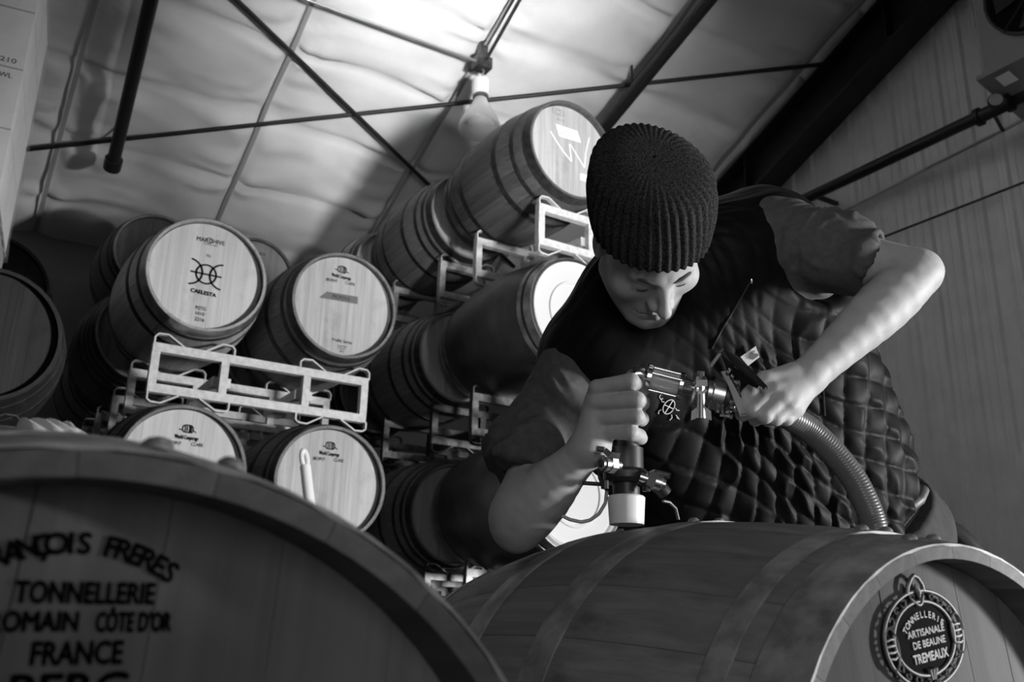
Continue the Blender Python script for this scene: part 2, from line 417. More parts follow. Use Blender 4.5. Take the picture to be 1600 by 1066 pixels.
    # unit heater
    H = thing('unit_heater', 'grey unit heater with a round black fan high on the right wall', 'heater', (5.25, 2.86, 3.48+CAMZ))
    m = MB(); m.box((0, -.95, .03), (.42, 0, .95)); m.obj('casing', MT['heater'], H)
    m = MB(); m.add([(-.03, .04, 0), (-.03, -1.0, 0), (.45, -1.0, -.13), (.45, .04, -.13), (-.03, .04, .03), (-.03, -1.0, .03), (.45, -1.0, .03), (.45, .04, .03)],
        [(0, 3, 2, 1), (4, 5, 6, 7), (0, 1, 5, 4), (1, 2, 6, 5), (2, 3, 7, 6), (3, 0, 4, 7)]); m.obj('drip_pan', MT['heater'], H)
    fc = np.array((-.004, -.42, .47))
    m = MB(); m.lathe([(0, .0), (.33, 0)], 36, (-1, 0, 0), fc); m.obj('fan_opening', MT['badge'], H)
    m = MB(); m.lathe([(.32, 0), (.345, .02), (.345, .03), (.33, .03), (.315, .012)], 36, (-1, 0, 0), fc); m.obj('fan_ring', MT['black_steel'], H, 40)
    for k in range(5):
        a = 2*PI*k/5; c, s_ = math.cos(a), math.sin(a); m = MB()
        q = [(.05, -.03), (.27, -.09), (.29, .07), (.05, .03)]
        m.add([fc+np.array((-.012-.02*(j % 2), r*c-t*s_, r*s_+t*c)) for j, (r, t) in enumerate(q)], [(0, 1, 2, 3)]); m.obj('fan_blade', MT['black_steel'], H)
    for k in range(4):
        a = PI/4+PI/2*k; m = MB(); m.tube([fc+np.array((-.03, 0, 0)), fc+np.array((-.03, .34*math.cos(a), .34*math.sin(a)))], .006, 6); m.obj('grille_wire', MT['black_steel'], H)
    m = MB(); m.add([(.0, -.06, -.022), (.0, -.155, -.022), (.10, -.155, -.049), (.10, -.06, -.049)], [(0, 3, 2, 1)]); o = m.obj('sticker', MT['paper'], H); o['label'] = 'small white sticker'
    for z in (.06, .9):
        m = MB(); m.bar((.2, .12, z+.04), (.2, -1.1, z+.04), .045, .045); m.obj('mounting_rail', MT['black_steel'], H)
    m = MB(); m.tube([(.1, -.3, -.07), (.06, -.36, -.2), (.1, -.42, -.3)], .012, 8); m.obj('power_cord', MT['rubber'], H, 60)
steel()

# ------------------------------------------------------------------ lettering
_gl = {}
FONT = bpy.data.fonts.load('<builtin>')
def glyphs(text, size):
    key = (text, size)
    if key not in _gl:
        c = bpy.data.curves.new('t', 'FONT'); c.body = text; c.size = size; c.font = FONT; c.align_x = 'CENTER'; c.resolution_u = 3
        o = bpy.data.objects.new('t', c); COL.objects.link(o)
        dg = bpy.context.evaluated_depsgraph_get(); me = o.evaluated_get(dg).to_mesh()
        v = np.array([x.co[:] for x in me.vertices]).reshape(-1, 3); f = [tuple(p.vertices) for p in me.polygons]
        o.evaluated_get(dg).to_mesh_clear(); bpy.data.objects.remove(o); bpy.data.curves.remove(c)
        _gl[key] = (v, f)
    return _gl[key]
def flat_text(mb, text, cx, cz, width, height, rot=0.0, shear=0.0, y=0.0, bold=0.0):
    """text in the x-z plane facing -y, centred at (cx,cz), scaled to width x cap height"""
    v, f = glyphs(text, 1.0)
    if not len(v): return
    lo = v.min(0); hi = v.max(0)
    cap = glyphs('H', 1.0)[0]; ch = cap[:, 1].max()
    p = v.copy(); p[:, 0] = (p[:, 0]-(lo[0]+hi[0])/2)*width/(hi[0]-lo[0]); p[:, 1] = (p[:, 1]-ch/2)*height/ch
    p[:, 0] += shear*p[:, 1]
    c, s = math.cos(rot), math.sin(rot)
    def put(dx, dz, k):
        mb.add([(cx+c*(a+dx)-s*(b+dz), y-k*6e-5, cz+s*(a+dx)+c*(b+dz)) for a, b in p[:, :2]], f)
    put(0, 0, 0)
    if bold:
        put(bold, 0, 1); put(-bold, 0, 2); put(0, bold, 3); put(0, -bold, 4)
def arc_text(mb, text, cx, cz, rad, height, a_mid, span, y=0.0, bold=0.0):
    """letters on a circle; a_mid clockwise from straight up"""
    n = len(text)
    for i, ch in enumerate(text):
        if ch == ' ': continue
        a = a_mid + (i/(n-1)-.5)*span
        v, f = glyphs(ch, 1.0); wd = v[:, 0].max()-v[:, 0].min()
        cap = glyphs('H', 1.0)[0][:, 1].max()
        flat_text(mb, ch, cx+rad*math.sin(a), cz+rad*math.cos(a), wd*height/cap, height, -a, 0, y, bold)
def stroke(mb, pts, wd, y=0.0):
    y = y - 2e-5*(len(mb.f) % 7)
    P = np.array(pts, float); T = np.gradient(P, axis=0); T /= np.linalg.norm(T, axis=1)[:, None]
    Nn = np.stack([-T[:, 1], T[:, 0]], 1)*wd/2; n = len(P)
    V = [(p[0], y, p[1]) for p in P+Nn] + [(p[0], y, p[1]) for p in P-Nn]
    mb.add(V, [(i, n+i, n+i+1, i+1) for i in range(n-1)])
def arc(cx, cz, r, a0, a1, n=24, rz=None):
    t = np.linspace(a0, a1, n); rz = rz or r
    return [(cx+r*math.cos(a), cz+rz*math.sin(a)) for a in t]
def bez(p0, p1, p2, n=14):
    t = np.linspace(0, 1, n)[:, None]; p0, p1, p2 = map(np.array, (p0, p1, p2))
    return (1-t)**2*p0+2*t*(1-t)*p1+t*t*p2

# ------------------------------------------------------------------ barrels
RE, RB, LEN = .29, .35, .93
def br(t): return RB-(RB-RE)*((t-LEN/2)/(LEN/2))**2
NST = 26
_bm = {}
def stave_mesh(mat, hi):
    k = ('st', mat, hi)
    if k in _bm: return _bm[k]
    na, nt_ = (5, 16) if hi else (3, 10)
    da = 2*PI/NST*.992; th = .026
    ts = list(np.linspace(0, LEN, nt_)); mb = MB(); V = []
    for t in ts:
        e = 1 if 0 < t < LEN else 0
        thk = th if e else th*.55
        for j in range(na):
            a = -da/2+da*j/(na-1); r = br(t) - (.0012 if j in (0, na-1) else 0); V.append((r*math.sin(a), t, r*math.cos(a)))
        for j in range(na):
            a = da/2-da*j/(na-1); r = br(t)-thk; V.append((r*math.sin(a), t, r*math.cos(a)))
    m = 2*na; Fc = []
    for i in range(nt_-1):
        for j in range(m): Fc.append((i*m+j, (i+1)*m+j, (i+1)*m+(j+1) % m, i*m+(j+1) % m))
    Fc.append(tuple(range(m))); Fc.append(tuple(range((nt_-1)*m, nt_*m))[::-1])
    mb.add(V, Fc); me = mb.mesh('stave', MT[mat], 35); _bm[k] = me; return me
def hoop_mesh(mat, t0, t1, hi):
    k = ('hp', mat, round(t0, 3), round(t1, 3))
    if k in _bm: return _bm[k]
    n = 72 if hi else 48; mb = MB(); off = .0022
    prof = [(br(t)+off, t) for t in np.linspace(t0, t1, 4)]
    mb.lathe([(br(t0)-.001, t0)] + prof + [(br(t1)-.001, t1)], n, (0, 1, 0))
    me = mb.mesh('hoop', MT[mat], 40); _bm[k] = me; return me
def head_meshes(mat, rec):
    k = ('hd', mat, rec)
    if k in _bm: return _bm[k]
    ri = br(rec)-.024; xs = [-1, -.70, -.43, -.16, .09, .33, .60, 1]; out = []
    for a, b in zip(xs[:-1], xs[1:]):
        x0, x1 = a*ri+.0003, b*ri-.0003; q = np.linspace(x0, x1, 7)
        top = [(x, math.sqrt(max(ri*ri-x*x, 0))) for x in q]
        pts = top + [(x, -z) for x, z in top[::-1]]
        n = len(pts); mb = MB()
        dy = random.uniform(-.0008, .0008)
        mb.add([(x, rec+dy, z) for x, z in pts]+[(x, rec+.02, z) for x, z in pts], [tuple(range(n))]+[(i, n+i, n+(i+1) % n, (i+1) % n) for i in range(n)])
        me = mb.mesh('head_board', MT[mat]); me.validate(); out.append(me)
    _bm[k] = out; return out
HOOPS = [(0, .055), (.085, .112), (.25, .288)]
def barrel(label, cx, y0, cz, stave='stave', head='head', hoop='hoop_dark', hoops=HOOPS, roll=0.0, rec=.035, hi=False, group=None, yaw=0.0, drum=False, name='wine_barrel', chime=None):
    b = thing(name, label, 'drum' if drum else 'barrel', (cx, y0, cz+CAMZ-RB), yaw, group)
    def kid(nm, me, ang=0.0):
        o = link(nm, me, b); o.location = (0, 0, RB); o.rotation_euler = (0, roll+ang, 0); return o
    if drum:
        k = ('drum',)
        if k not in _bm:
            mb = MB(); pr = [(br(t)-.004, t) for t in np.linspace(0, LEN, 22)]
            mb.lathe([(pr[0][0]-.012, .02)]+[(pr[0][0]-.012, 0)]+pr+[(pr[-1][0]-.012, LEN), (pr[-1][0]-.012, LEN-.02)], 64, (0, 1, 0)); _bm[k] = mb.mesh('body', MT['drum'], 40)
            mb = MB(); rr = br(0)-.018
            mb.lathe([(0, .012), (.150, .012), (.152, .004), (.166, .004), (.168, .012), (rr-.02, .012), (rr-.012, .0), (rr, -.002), (rr+.004, .006), (rr+.004, .03)], 64, (0, 1, 0)); _bm['lid'] = mb.mesh('lid', MT['lid'], 50)
        kid('body', _bm[k]); kid('lid', _bm['lid'])
        for t0, t1 in ((0, .05), (.07, .095), (LEN-.095, LEN-.07), (LEN-.05, LEN)): kid('band', hoop_mesh('drum_band', t0, t1, True))
        mb = MB(); mb.lathe([(0, 0), (.03, 0), (.03, .02), (0, .022)], 16, (0, 0, 1), (0, LEN/2, br(LEN/2)-.01)); kid('bung', mb.mesh('bung', MT['silicone'], 40))
        return b
    sm = stave_mesh(stave, hi)
    for i in range(NST): kid('stave', sm, 2*PI*i/NST)
    hs = hoops+[(LEN-q, LEN-p) for p, q in hoops]
    for i, (p, q) in enumerate(hs):
        h = kid('hoop', hoop_mesh(chime if (chime and p == 0) else hoop, p, q, hi))
        if hi:
            rm = _bm.get('rivet')
            if not rm:
                mb = MB(); mb.lathe([(.0085, 0), (.008, .003), (.005, .006), (0, .007)], 12); rm = _bm['rivet'] = mb.mesh('rivet', MT['hoop'], 60)
            for dt, da in ((0, .02), (.0, .16)):
                t = (p+q)/2; a = da+.05*(i % 2); rv = link('rivet', rm, h); r = br(t)+.001
                rv.location = (r*math.sin(a), t, r*math.cos(a)); rv.rotation_euler = (0, a, 0)
    for me in head_meshes(head, rec): kid('head_board', me)
    k = ('bh', head)
    if k not in _bm:
        mb = MB(); mb.lathe([(br(LEN-.04)-.024, LEN-.04), (0, LEN-.04)], 40, (0, 1, 0)); _bm[k] = mb.mesh('end_head', MT[head])
    kid('end_head', _bm[k])
    if hi != 'open':
        if ('bung',) not in _bm:
            mb = MB(); mb.lathe([(.026, -.01), (.028, .012), (.024, .018), (0, .018)], 18, (0, 0, 1), (0, LEN/2, br(LEN/2))); _bm[('bung',)] = mb.mesh('bung', MT['silicone'], 40)
        kid('bung', _bm[('bung',)])
    return b
def print_on(b, mb, nm, mat, rec, roll=0.0, label=None, dy=.0022):
    o = mb.obj(nm, MT[mat], b); o.location = (0, rec-dy, RB); o.rotation_euler = (0, roll, 0)
    if label: o['label'] = label
    return o
def barrel_icon(mb, cx, cz, s, wd):
    """little barrel drawing lying on its side"""
    def q(pts): stroke(mb, [(cx+x*s, cz+z*s) for x, z in pts], wd)
    q(arc(-.42, 0, .16, 0, 2*PI, 20, .38)); q([(x, .38+.10*math.cos((x-.05)*3)) for x in np.linspace(-.42, .48, 8)])
    q([(x, -.38-.06*math.cos((x-.05)*3)) for x in np.linspace(-.42, .48, 8)]); q(arc(.48, 0, .14, -PI/2, PI/2, 12, .38))
    for x in (-.15, .12, .3): q(arc(x, 0, .12, -PI/2, PI/2, 10, .44))
    q([(-1, -.12), (-.62, -.2)]); q([(.62, -.1), (1.0, -.34)])

# --- the barrel being filled, and the blurred one beside it
T_C = (.978, .640, -.178)
tb = barrel('large worn oak barrel being filled, oval metal badge on its head', *T_C, stave='stave_open', head='head_dark', hoop='hoop', hoops=[(0, .06), (.088, .118), (.345, .395)], roll=-.16, rec=.045, hi='open', chime='hoop')
def badge():
    cx, cz, rx, rz = -.0229, .192, .0690, .0500
    roll = math.radians(-9.5)
    g = thing_part('badge', tb, (cx, .045-.003, RB+cz), roll)
    mb = MB(); mb.lathe([(0, .003), (.9, .003), (.94, .0005), (.94, 0), (0, 0)], 48, (0, -1, 0)); mb.v = [(x*rx, y, z*rz) for x, y, z in mb.v]; p = mb.obj('plaque', MT['badge'], g)
    # ornate frame: two rims and scrollwork between
    mb = MB()
    for s in (1.0, .77):
        mb.tube([(rx*s*math.cos(a), -.004, rz*s*math.sin(a)) for a in np.linspace(0, 2*PI, 64, endpoint=False)], .0022, 8, closed=True)
    for k in range(22):
        a = 2*PI*k/22; 
        if min(abs(a), abs(a-PI), abs(a-2*PI)) < .3: continue
        c = np.array((rx*.885*math.cos(a), rz*.885*math.sin(a))); r = .0052 if k % 2 else .0040
        ph = a+(PI/2 if k % 2 else -PI/2); t = np.linspace(0, 1.7*PI, 14); rr = r*(1-.45*t/t[-1])
        mb.tube([(c[0]+rr[i]*math.cos(ph+t[i]), -.0045, c[1]+rr[i]*math.sin(ph+t[i])) for i in range(14)], .0013, 6)
    # crest at the top
    mb.tube([(-.015, -.004, rz*.95), (-.013, -.005, rz*1.12), (-.006, -.006, rz*1.28), (0, -.006, rz*1.34), (.006, -.006, rz*1.28), (.013, -.005, rz*1.12), (.015, -.004, rz*.95)], .0024, 8)
    mb.tube([(-.011, -.004, rz*.86), (-.004, -.006, rz*.72), (0, -.006, rz*.69), (.004, -.006, rz*.72), (.011, -.004, rz*.86)], .002, 8)
    mb.tube([(0, -.006, rz*1.14), (.001, -.007, rz*.98), (.002, -.006, rz*.86)], [.0018, .0036, .002], 8)
    # fan shell at the foot
    for x in (-.004, 0, .004): mb.tube([(x*.5, -.004, -rz*.86), (x*1.5, -.006, -rz*.64)], [.002, .0026], 8)
    # side medallions with small barrels
    for sgn in (-1, 1):
        c = np.array((sgn*rx*.86, -.003))
        mb.tube([(c[0]+.0105*math.cos(a), -.005, c[1]+.0215*math.sin(a)) for a in np.linspace(0, 2*PI, 28, endpoint=False)], .0017, 6, closed=True)
        for z in (-.009, -.003, .003, .009): mb.tube([(c[0]-.0075, -.004, c[1]+z), (c[0], -.006, c[1]+z*1.15), (c[0]+.0075, -.004, c[1]+z)], .0016, 6)
    mb.obj('frame', MT['pewter'], g, 60)['label'] = 'pewter scrollwork frame'
    mb = MB(); ty = -.0046
    arc_text(mb, 'TONNELLERIE', .002, -.0255, .0500, .0068, 0, math.radians(84), ty, .00022)
    flat_text(mb, 'ARTISANALE', .004, .0065, .066, .0072, 0, 0, ty, .00022)
    flat_text(mb, 'DE BEAUNE', .006, -.0055, .058, .0072, 0, 0, ty, .00022)
    flat_text(mb, 'TREMEAUX', .004, -.0195, .062, .0092, 0, 0, ty, .0004)
    mb.obj('lettering', MT['badge_letter'], g)
def thing_part(nm, parent, loc, roll):
    o = bpy.data.objects.new(nm, None); COL.objects.link(o); o.parent = parent; o.location = loc; o.rotation_euler = (0, roll, 0); return o
badge()

F_C = (.080, .500, -.2030)
fb = barrel('blurred close oak barrel with a stencilled French cooper mark', *F_C, stave='stave_front', head='head_mid', hoop='hoop', hoops=[(0, .06), (.09, .12), (.345, .395)], rec=.055, hi=True, roll=.05)
mb = MB()
arc_text(mb, 'FRANÇOIS FRERES', -.004, 0.1580, .090, .0105, .0, math.radians(61), 0, .0006)
flat_text(mb, 'TONNELLERIE', .001, 0.2228, .068, .0105, .03, 0, 0, .0006)
flat_text(mb, 'ST', -.056, 0.2070, .012, .0095, .03); flat_text(mb, 'ROMAIN', -.022, 0.2077, .041, .0095, .03, 0, 0, .0006)
flat_text(mb, "CÔTE D'OR", .0265, 0.2088, .038, .0095, .03, 0, 0, .0006)
flat_text(mb, 'FRANCE', .001, 0.1928, .0435, .0110, .03, 0, 0, .0006)
flat_text(mb, 'BERG', .0, 0.1760, .055, .0128, .03, 0, 0, .0008)
print_on(fb, mb, 'stencil_lettering', 'ink', .055)

# --- left stack
LX = (.976, 1.695); LZ = (1.68, .73, -.21); LY = (4.44, 5.54, 6.66)
m0 = barrel('pale new oak barrel with an interlocking circle emblem on its head', LX[0], LY[0], LZ[0], stave='stave_pale', head='head_pale', hoop='hoop_dark', hoops=[(0, .06), (.075, .10), (.2, .235)], hi=False, chime='hoop_bright')
def emblem(px2, mb, W):
    for pts in px2: stroke(mb, pts, W)
def head_px(b_, Y, cx, cz, pts):
    out = []
    for p in pts:
        q = on_y(p[0], p[1], Y); out.append((q[0]-cx, q[2]-CAMZ-cz))
    return out
def cae(mb, cx, cz, s, rot, wd):
    c, s_ = math.cos(rot), math.sin(rot)
    def q(pts): stroke(mb, [(cx+s*(c*x-s_*z), cz+s*(s_*x+c*z)) for x, z in pts], wd)
    q(arc(0, 0, .58, 0, 2*PI, 40, .58)); q([(-.9, 0), (.9, 0)])
    q(arc(-1.0, 0, .78, -PI*.47, PI*.47, 24, .78)); q(arc(1.0, 0, .78, PI*.53, PI*1.47, 24, .78))
mb = MB(); cae(mb, -.002, .010, .084, -.0, .0085)
flat_text(mb, 'CAELESTA', -.003, -.087, .122, .0185, -.03, 0, 0, .0012)
print_on(m0, mb, 'emblem', 'ink', .035)
mb = MB(); flat_text(mb, 'MAR', -.040, .187, .056, .022, .03); flat_text(mb, 'CHIVE', .030, .190, .078, .022, .03)
stroke(mb, arc(-.006, .189, .012, 0, 2*PI, 24, .015), .003); flat_text(mb, 'TONNELLERIE', .000, .168, .07, .006, .03)
flat_text(mb, 'TG', -.003, .108, .022, .014, .03); flat_text(mb, 'M2TG', -.006, -.168, .05, .018); flat_text(mb, '1010', -.006, -.196, .042, .016); flat_text(mb, '2216', -.006, -.226, .046, .018)
print_on(m0, mb, 'lettering', 'ink', .035)
m1 = barrel('oak barrel with a strip of dark tape across its head', LX[1], LY[0], LZ[0]-.008, stave='stave', head='head', hoop='hoop_dark', hi=False)
def world_coop(b_, dx, dz):
    mb = MB(); barrel_icon(mb, dx, dz+.205, .040, .0045); flat_text(mb, 'World Cooperage', dx-.001, dz+.165, .108, .019, 0, 0, 0, .0006)
    print_on(b_, mb, 'cooper_mark', 'ink', .035)
    mb = MB(); flat_text(mb, 'BROPHY', dx-.052, dz+.133, .062, .017, .03, .15); flat_text(mb, 'CLARK', dx+.052, dz+.137, .056, .017, -.02, .15)
    print_on(b_, mb, 'handwriting', 'ink', .035)
world_coop(m1, -.024, 0)
mb = MB(); mb.add([(-.135, 0, .022), (.078, 0, .030), (.078, 0, .072), (-.098, 0, .064)], [(0, 1, 2, 3)]); print_on(m1, mb, 'tape_strip', 'tape', .035, 0, 'dark tape strip')
mb = MB(); flat_text(mb, 'PICPOUL', -.014, .047, .10, .018, .03, .15); print_on(m1, mb, 'tape_writing', 'ink', .035, 0, None, .0030)
mb = MB(); flat_text(mb, 'Profile Series', .009, -.190, .11, .017); flat_text(mb, 'Toasted HS', .010, -.218, .048, .009); flat_text(mb, 'French V', .010, -.231, .042, .009); flat_text(mb, '2015', .010, -.246, .026, .010)
print_on(m1, mb, 'lettering', 'ink', .035)
m2 = barrel('oak barrel below the white rack, head half hidden by the blurred barrel', LX[0], LY[0], LZ[1], head='head_pale', hoop='hoop_dark')
world_coop(m2, .006, -.02)
m3 = barrel('oak barrel below the white rack with a white handle leaning on its head', LX[1], LY[0], LZ[1], head='head', hoop='hoop_dark')
world_coop(m3, -.01, -.012)
for x, nm in zip(LX, ('left', 'right')): barrel('ground-level oak barrel of the left stack, %s of the pair' % nm, x, LY[0], LZ[2])
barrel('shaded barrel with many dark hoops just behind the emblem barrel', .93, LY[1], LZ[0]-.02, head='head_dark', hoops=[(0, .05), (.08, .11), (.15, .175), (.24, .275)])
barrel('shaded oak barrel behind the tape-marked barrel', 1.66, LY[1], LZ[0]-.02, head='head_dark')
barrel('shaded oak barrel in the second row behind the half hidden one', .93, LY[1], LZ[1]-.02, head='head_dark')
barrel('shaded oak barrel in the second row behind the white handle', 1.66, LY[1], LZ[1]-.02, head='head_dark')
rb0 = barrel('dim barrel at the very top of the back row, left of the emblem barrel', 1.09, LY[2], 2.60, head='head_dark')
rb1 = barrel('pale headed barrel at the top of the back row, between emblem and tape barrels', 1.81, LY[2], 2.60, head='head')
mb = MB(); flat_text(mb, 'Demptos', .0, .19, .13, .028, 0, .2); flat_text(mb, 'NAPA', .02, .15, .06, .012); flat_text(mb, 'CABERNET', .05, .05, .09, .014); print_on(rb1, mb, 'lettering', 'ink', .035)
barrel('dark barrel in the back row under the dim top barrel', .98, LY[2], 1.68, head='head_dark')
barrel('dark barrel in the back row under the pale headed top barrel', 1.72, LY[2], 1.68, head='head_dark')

# --- right stack (running slightly askew)
RX, RY, RZ = 2.68, 3.76, (2.585, 1.645, .70, -.24)
r4 = barrel('top barrel of the right stack with a chalked W on its pale head', RX, RY, RZ[0], head='head', stave='stave_front', hoops=[(0, .055), (.125, .15), (.27, .305)], yaw=.03)
mb = MB(); stroke(mb, bez((-.135, .085), (-.07, .0), (.01, -.055), 8), .006); stroke(mb, [(.01, -.055), (-.005, .045), (.0, .05)], .006); stroke(mb, [(-.0, .05), (.06, -.02), (.10, -.065)], .006); stroke(mb, [(.10, -.065), (.108, .03), (.135, .135)], .006)
print_on(r4, mb, 'chalk_mark', 'chalk', .035, 0, 'chalked letter W')
mb = MB(); mb.add([(-.075, 0, .075), (.075, 0, .083), (.05, 0, .148), (-.10, 0, .142)], [(0, 1, 2, 3)]); print_on(r4, mb, 'paper_label', 'paper', .035, 0, 'square white paper label', .002); mb = MB(); mb.add([(.07, 0, -.15), (.19, 0, -.14), (.19, 0, -.098), (.07, 0, -.108)], [(0, 1, 2, 3)]); print_on(r4, mb, 'paper_label', 'paper', .035, 0, 'small white paper strip', .002)
mb = MB(); flat_text(mb, 'SANTA', -.012, .122, .07, .014); flat_text(mb, 'BARBARA', -.012, .10, .10, .014); print_on(r4, mb, 'label_print', 'ink_soft', .035, 0, None, .0026)
mb = MB(); flat_text(mb, '2013', -.07, .178, .05, .014); flat_text(mb, 'SF', .125, -.172, .035, .018); stroke(mb, arc(-.085, .222, .04, 0, 2*PI, 24, .022), .003); stroke(mb, arc(-.085, .222, .02, 0, 2*PI, 16, .012), .004); print_on(r4, mb, 'cooper_mark', 'ink_soft', .035)
barrel('second barrel in the top row of the right stack', 2.645, 4.83, RZ[0], hoops=[(0, .05), (.075, .1), (.15, .175), (.30, .33)])
barrel('third barrel in the top row of the right stack, mostly hidden', 2.60, 5.92, RZ[0], stave='stave_pale')
barrel('dark drum with a ringed white lid under the chalked W barrel', RX+.02, RY, RZ[1], drum=True, name='wine_drum', yaw=.03)
barrel('dark drum with a bright white lid behind the bent right forearm', RX+.02, RY, RZ[2], drum=True, name='wine_drum', yaw=.03)
barrel('dark drum with a white lid showing between the filler and the vest', RX+.745, RY, RZ[2], drum=True, name='wine_drum', yaw=.03)
barrel('dark drum hidden behind the man, beside the ringed lid drum', RX+.745, RY, RZ[1], drum=True, name='wine_drum', yaw=.03)
for k, nm in ((0, 'left'), (1, 'right')): barrel('ground-level oak barrel of the right stack, %s of the pair' % nm, RX+.73*k, RY, RZ[3])
barrel('oak barrel behind the ringed lid drum, second row middle level', 2.62, 4.84, RZ[1], hoops=[(0, .05), (.075, .1), (.15, .175), (.30, .33)])
barrel('oak barrel with pale head edge behind the lower drum, second row', 2.62, 4.84, RZ[2], head='head', hoops=[(0, .05), (.075, .1), (.15, .175), (.30, .33)])
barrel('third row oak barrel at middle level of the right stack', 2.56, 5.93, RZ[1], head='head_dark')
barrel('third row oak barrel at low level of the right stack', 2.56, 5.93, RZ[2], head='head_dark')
# --- far left corner
barrel('near-black barrel high in the left corner below the cartons', .075, 5.34, 1.70, head='head_corner_shade', stave='stave_dark')
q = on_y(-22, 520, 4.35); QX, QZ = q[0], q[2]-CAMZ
barrel('near-black barrel at the left edge, overlapping the one behind it', QX, 4.35, QZ, head='head_corner_shade', stave='stave_dark')
barrel('dark barrel at the left edge beneath the overlapping one', QX, 4.35, QZ-.94, head='head_corner_shade', stave='stave_dark')
barrel('dark barrel standing lowest at the left edge, on the floor', QX, 4.35, -.52, head='head_corner_shade', stave='stave_dark')
barrel('dark barrel in the left corner below the high one', .075, 5.34, .76, head='head_corner_shade', stave='stave_dark')
barrel('dark barrel in the left corner at floor level', .075, 5.34, -.18, head='head_corner_shade', stave='stave_dark')
# lower barrels of the back rows, hidden in the photo but carrying what is above
G_ = 'hidden lower barrels of the back rows'; GL = 'plain oak barrel low in the hidden back rows of the stacks'
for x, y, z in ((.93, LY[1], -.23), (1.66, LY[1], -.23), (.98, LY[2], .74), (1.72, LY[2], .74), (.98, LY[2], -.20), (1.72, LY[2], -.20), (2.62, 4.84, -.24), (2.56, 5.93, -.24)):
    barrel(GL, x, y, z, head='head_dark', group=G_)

# ------------------------------------------------------------------ racks
RT = .04
def rack_frame(x0, x1, bx, nm_mat, root, y, hi=True):
    mat = MT[nm_mat]
    def part(nm, fn, sm=None):
        m = MB(); fn(m); o = m.obj(nm, mat, root, sm); return o
    part('rail', lambda m: m.bar((x0, y, .290-.02), (x1, y, .290-.02), .04, .042))
    part('rail', lambda m: m.bar((x0, y, .052+.02), (x1, y, .052+.02), .04, .042))
    for x in (x0+.018, bx[0]+.15, bx[1]-.15, x1-.018): part('post', lambda m: m.box((x-.019, y-.0195, .093), (x+.019, y+.0195, .2485)))
    for b in bx:
        for s in (-1, 1):
            xo = b+s*.19
            tp = [(xo, y, .285), (xo, y, .322), (xo-s*.015, y, .338), (xo-s*.06, y, .340), (b+s*.048, y, .289)]
            bt = [(xo, y, .055), (xo, y, .018), (xo-s*.015, y, .006), (xo-s*.06, y, .004), (b+s*.048, y, .052)]
            for pts in (tp, bt):
                P = np.array(pts)
                def fl(m):
                    for a, c in zip(P[:-1], P[1:]): m.bar(a, c, .030, .007, up=(.3*s, 0, .95) if abs(c[0]-a[0]) > .003 else (1, 0, 0))
                part('cradle_strap', fl)
_rk = {}
def rack(label, xl, yf, zrod, mat, sx=1.0, depth=.55, skew=0.0, group='barrel racks'):
    t = thing('barrel_rack', label, 'rack', (xl, yf, zrod-.34+CAMZ), 0, None)
    key = (mat, sx, depth, skew)
    if key in _rk:
        for o in _rk[key]:
            c = o.copy(); COL.objects.link(c); c.parent = t
        return t
    x1 = 1.10*sx; bx = (.196, .915) if sx == 1 else (.196, 1.094)
    before = set(bpy.data.objects)
    rack_frame(0, x1, bx, mat, t, 0); 
    rb_ = [o for o in bpy.data.objects if o not in before]
    before = set(bpy.data.objects); rack_frame(skew, x1+skew, bx if not skew else (bx[0]+skew, bx[1]+skew), mat, t, depth)
    rb_ += [o for o in bpy.data.objects if o not in before]
    for x in (bx[0]+.15, bx[1]-.15):
        m = MB(); m.bar((x, .02, .155), (x+skew, depth-.02, .155), .09, .05); rb_.append(m.obj('fork_tube', MT[mat], t))
    _rk[key] = rb_
    return t
rack('white steel barrel rack under the emblem and tape barrels', .783, 4.53, 1.365, 'white_paint')
rack('white steel barrel rack on the ground under the left front barrels', .783, 4.53, .415, 'white_paint')
rack('ground steel rack of the left stack, floor level', .783, 4.53, -.53, 'white_paint')
rack('pale steel rack in the second row, behind the white front rack', .80, 5.64, 1.34, 'white_paint')
rack('steel rack in the second row at the lower level', .80, 5.64, .39, 'white_paint')
rack('grey steel rack in the back row below the top barrels', .90, 6.76, 2.285, 'grey_paint')
rack('grey steel rack in the back row, middle level', .80, 6.76, 1.365, 'grey_paint')
rack('white steel rack under the chalked W barrel', 2.505, 3.85, 2.295, 'white_paint', 1, .58, -.05)
rack('dull steel rack under the ringed lid drum', 2.515, 3.85, 1.36, 'galv', 1, .58, -.05)
rack('dull steel rack under the lower white lid drums', 2.515, 3.85, .41, 'galv', 1, .58, -.05)
rack('dull steel rack on the floor under the right stack', 2.515, 3.85, -.53, 'galv', 1, .58, -.05)
rack('grey steel rack in the second row of the right stack, upper', 2.465, 4.90, 2.312, 'grey_paint', 1, .58, -.05)
rack('dull steel rack in the second row of the right stack, middle', 2.46, 4.90, 1.39, 'galv', 1, .58, -.05)
rack('grey steel rack in the third row of the right stack, upper', 2.40, 6.0, 2.30, 'grey_paint', 1, .58, -.05)
rack('dull steel rack in the third row of the right stack, middle', 2.40, 6.0, 1.365, 'galv', 1, .58, -.05)
rack('dark steel rack under the high left corner barrel', -.84, 5.43, 1.385, 'galv', 1)
rack('dark steel rack in the left corner, middle level', -.84, 5.43, .445, 'galv', 1)
rack('dark steel rack in the left corner, on the floor', -.84, 5.43, -.495, 'galv', 1)
rack('dark steel rack under the barrel at the left edge', QX-.915, 4.44, QZ-.315, 'galv', 1)
k_ = rack('low dark steel rack under the lower barrel at the left edge', QX-.915, 4.44, QZ-.94-.315, 'galv', 1)
zt = k_.location[2]+.34; zb_ = CAMZ-.52+.33; k_.scale = (1, 1, (zt-zb_)/.34); k_.location[2] = zb_
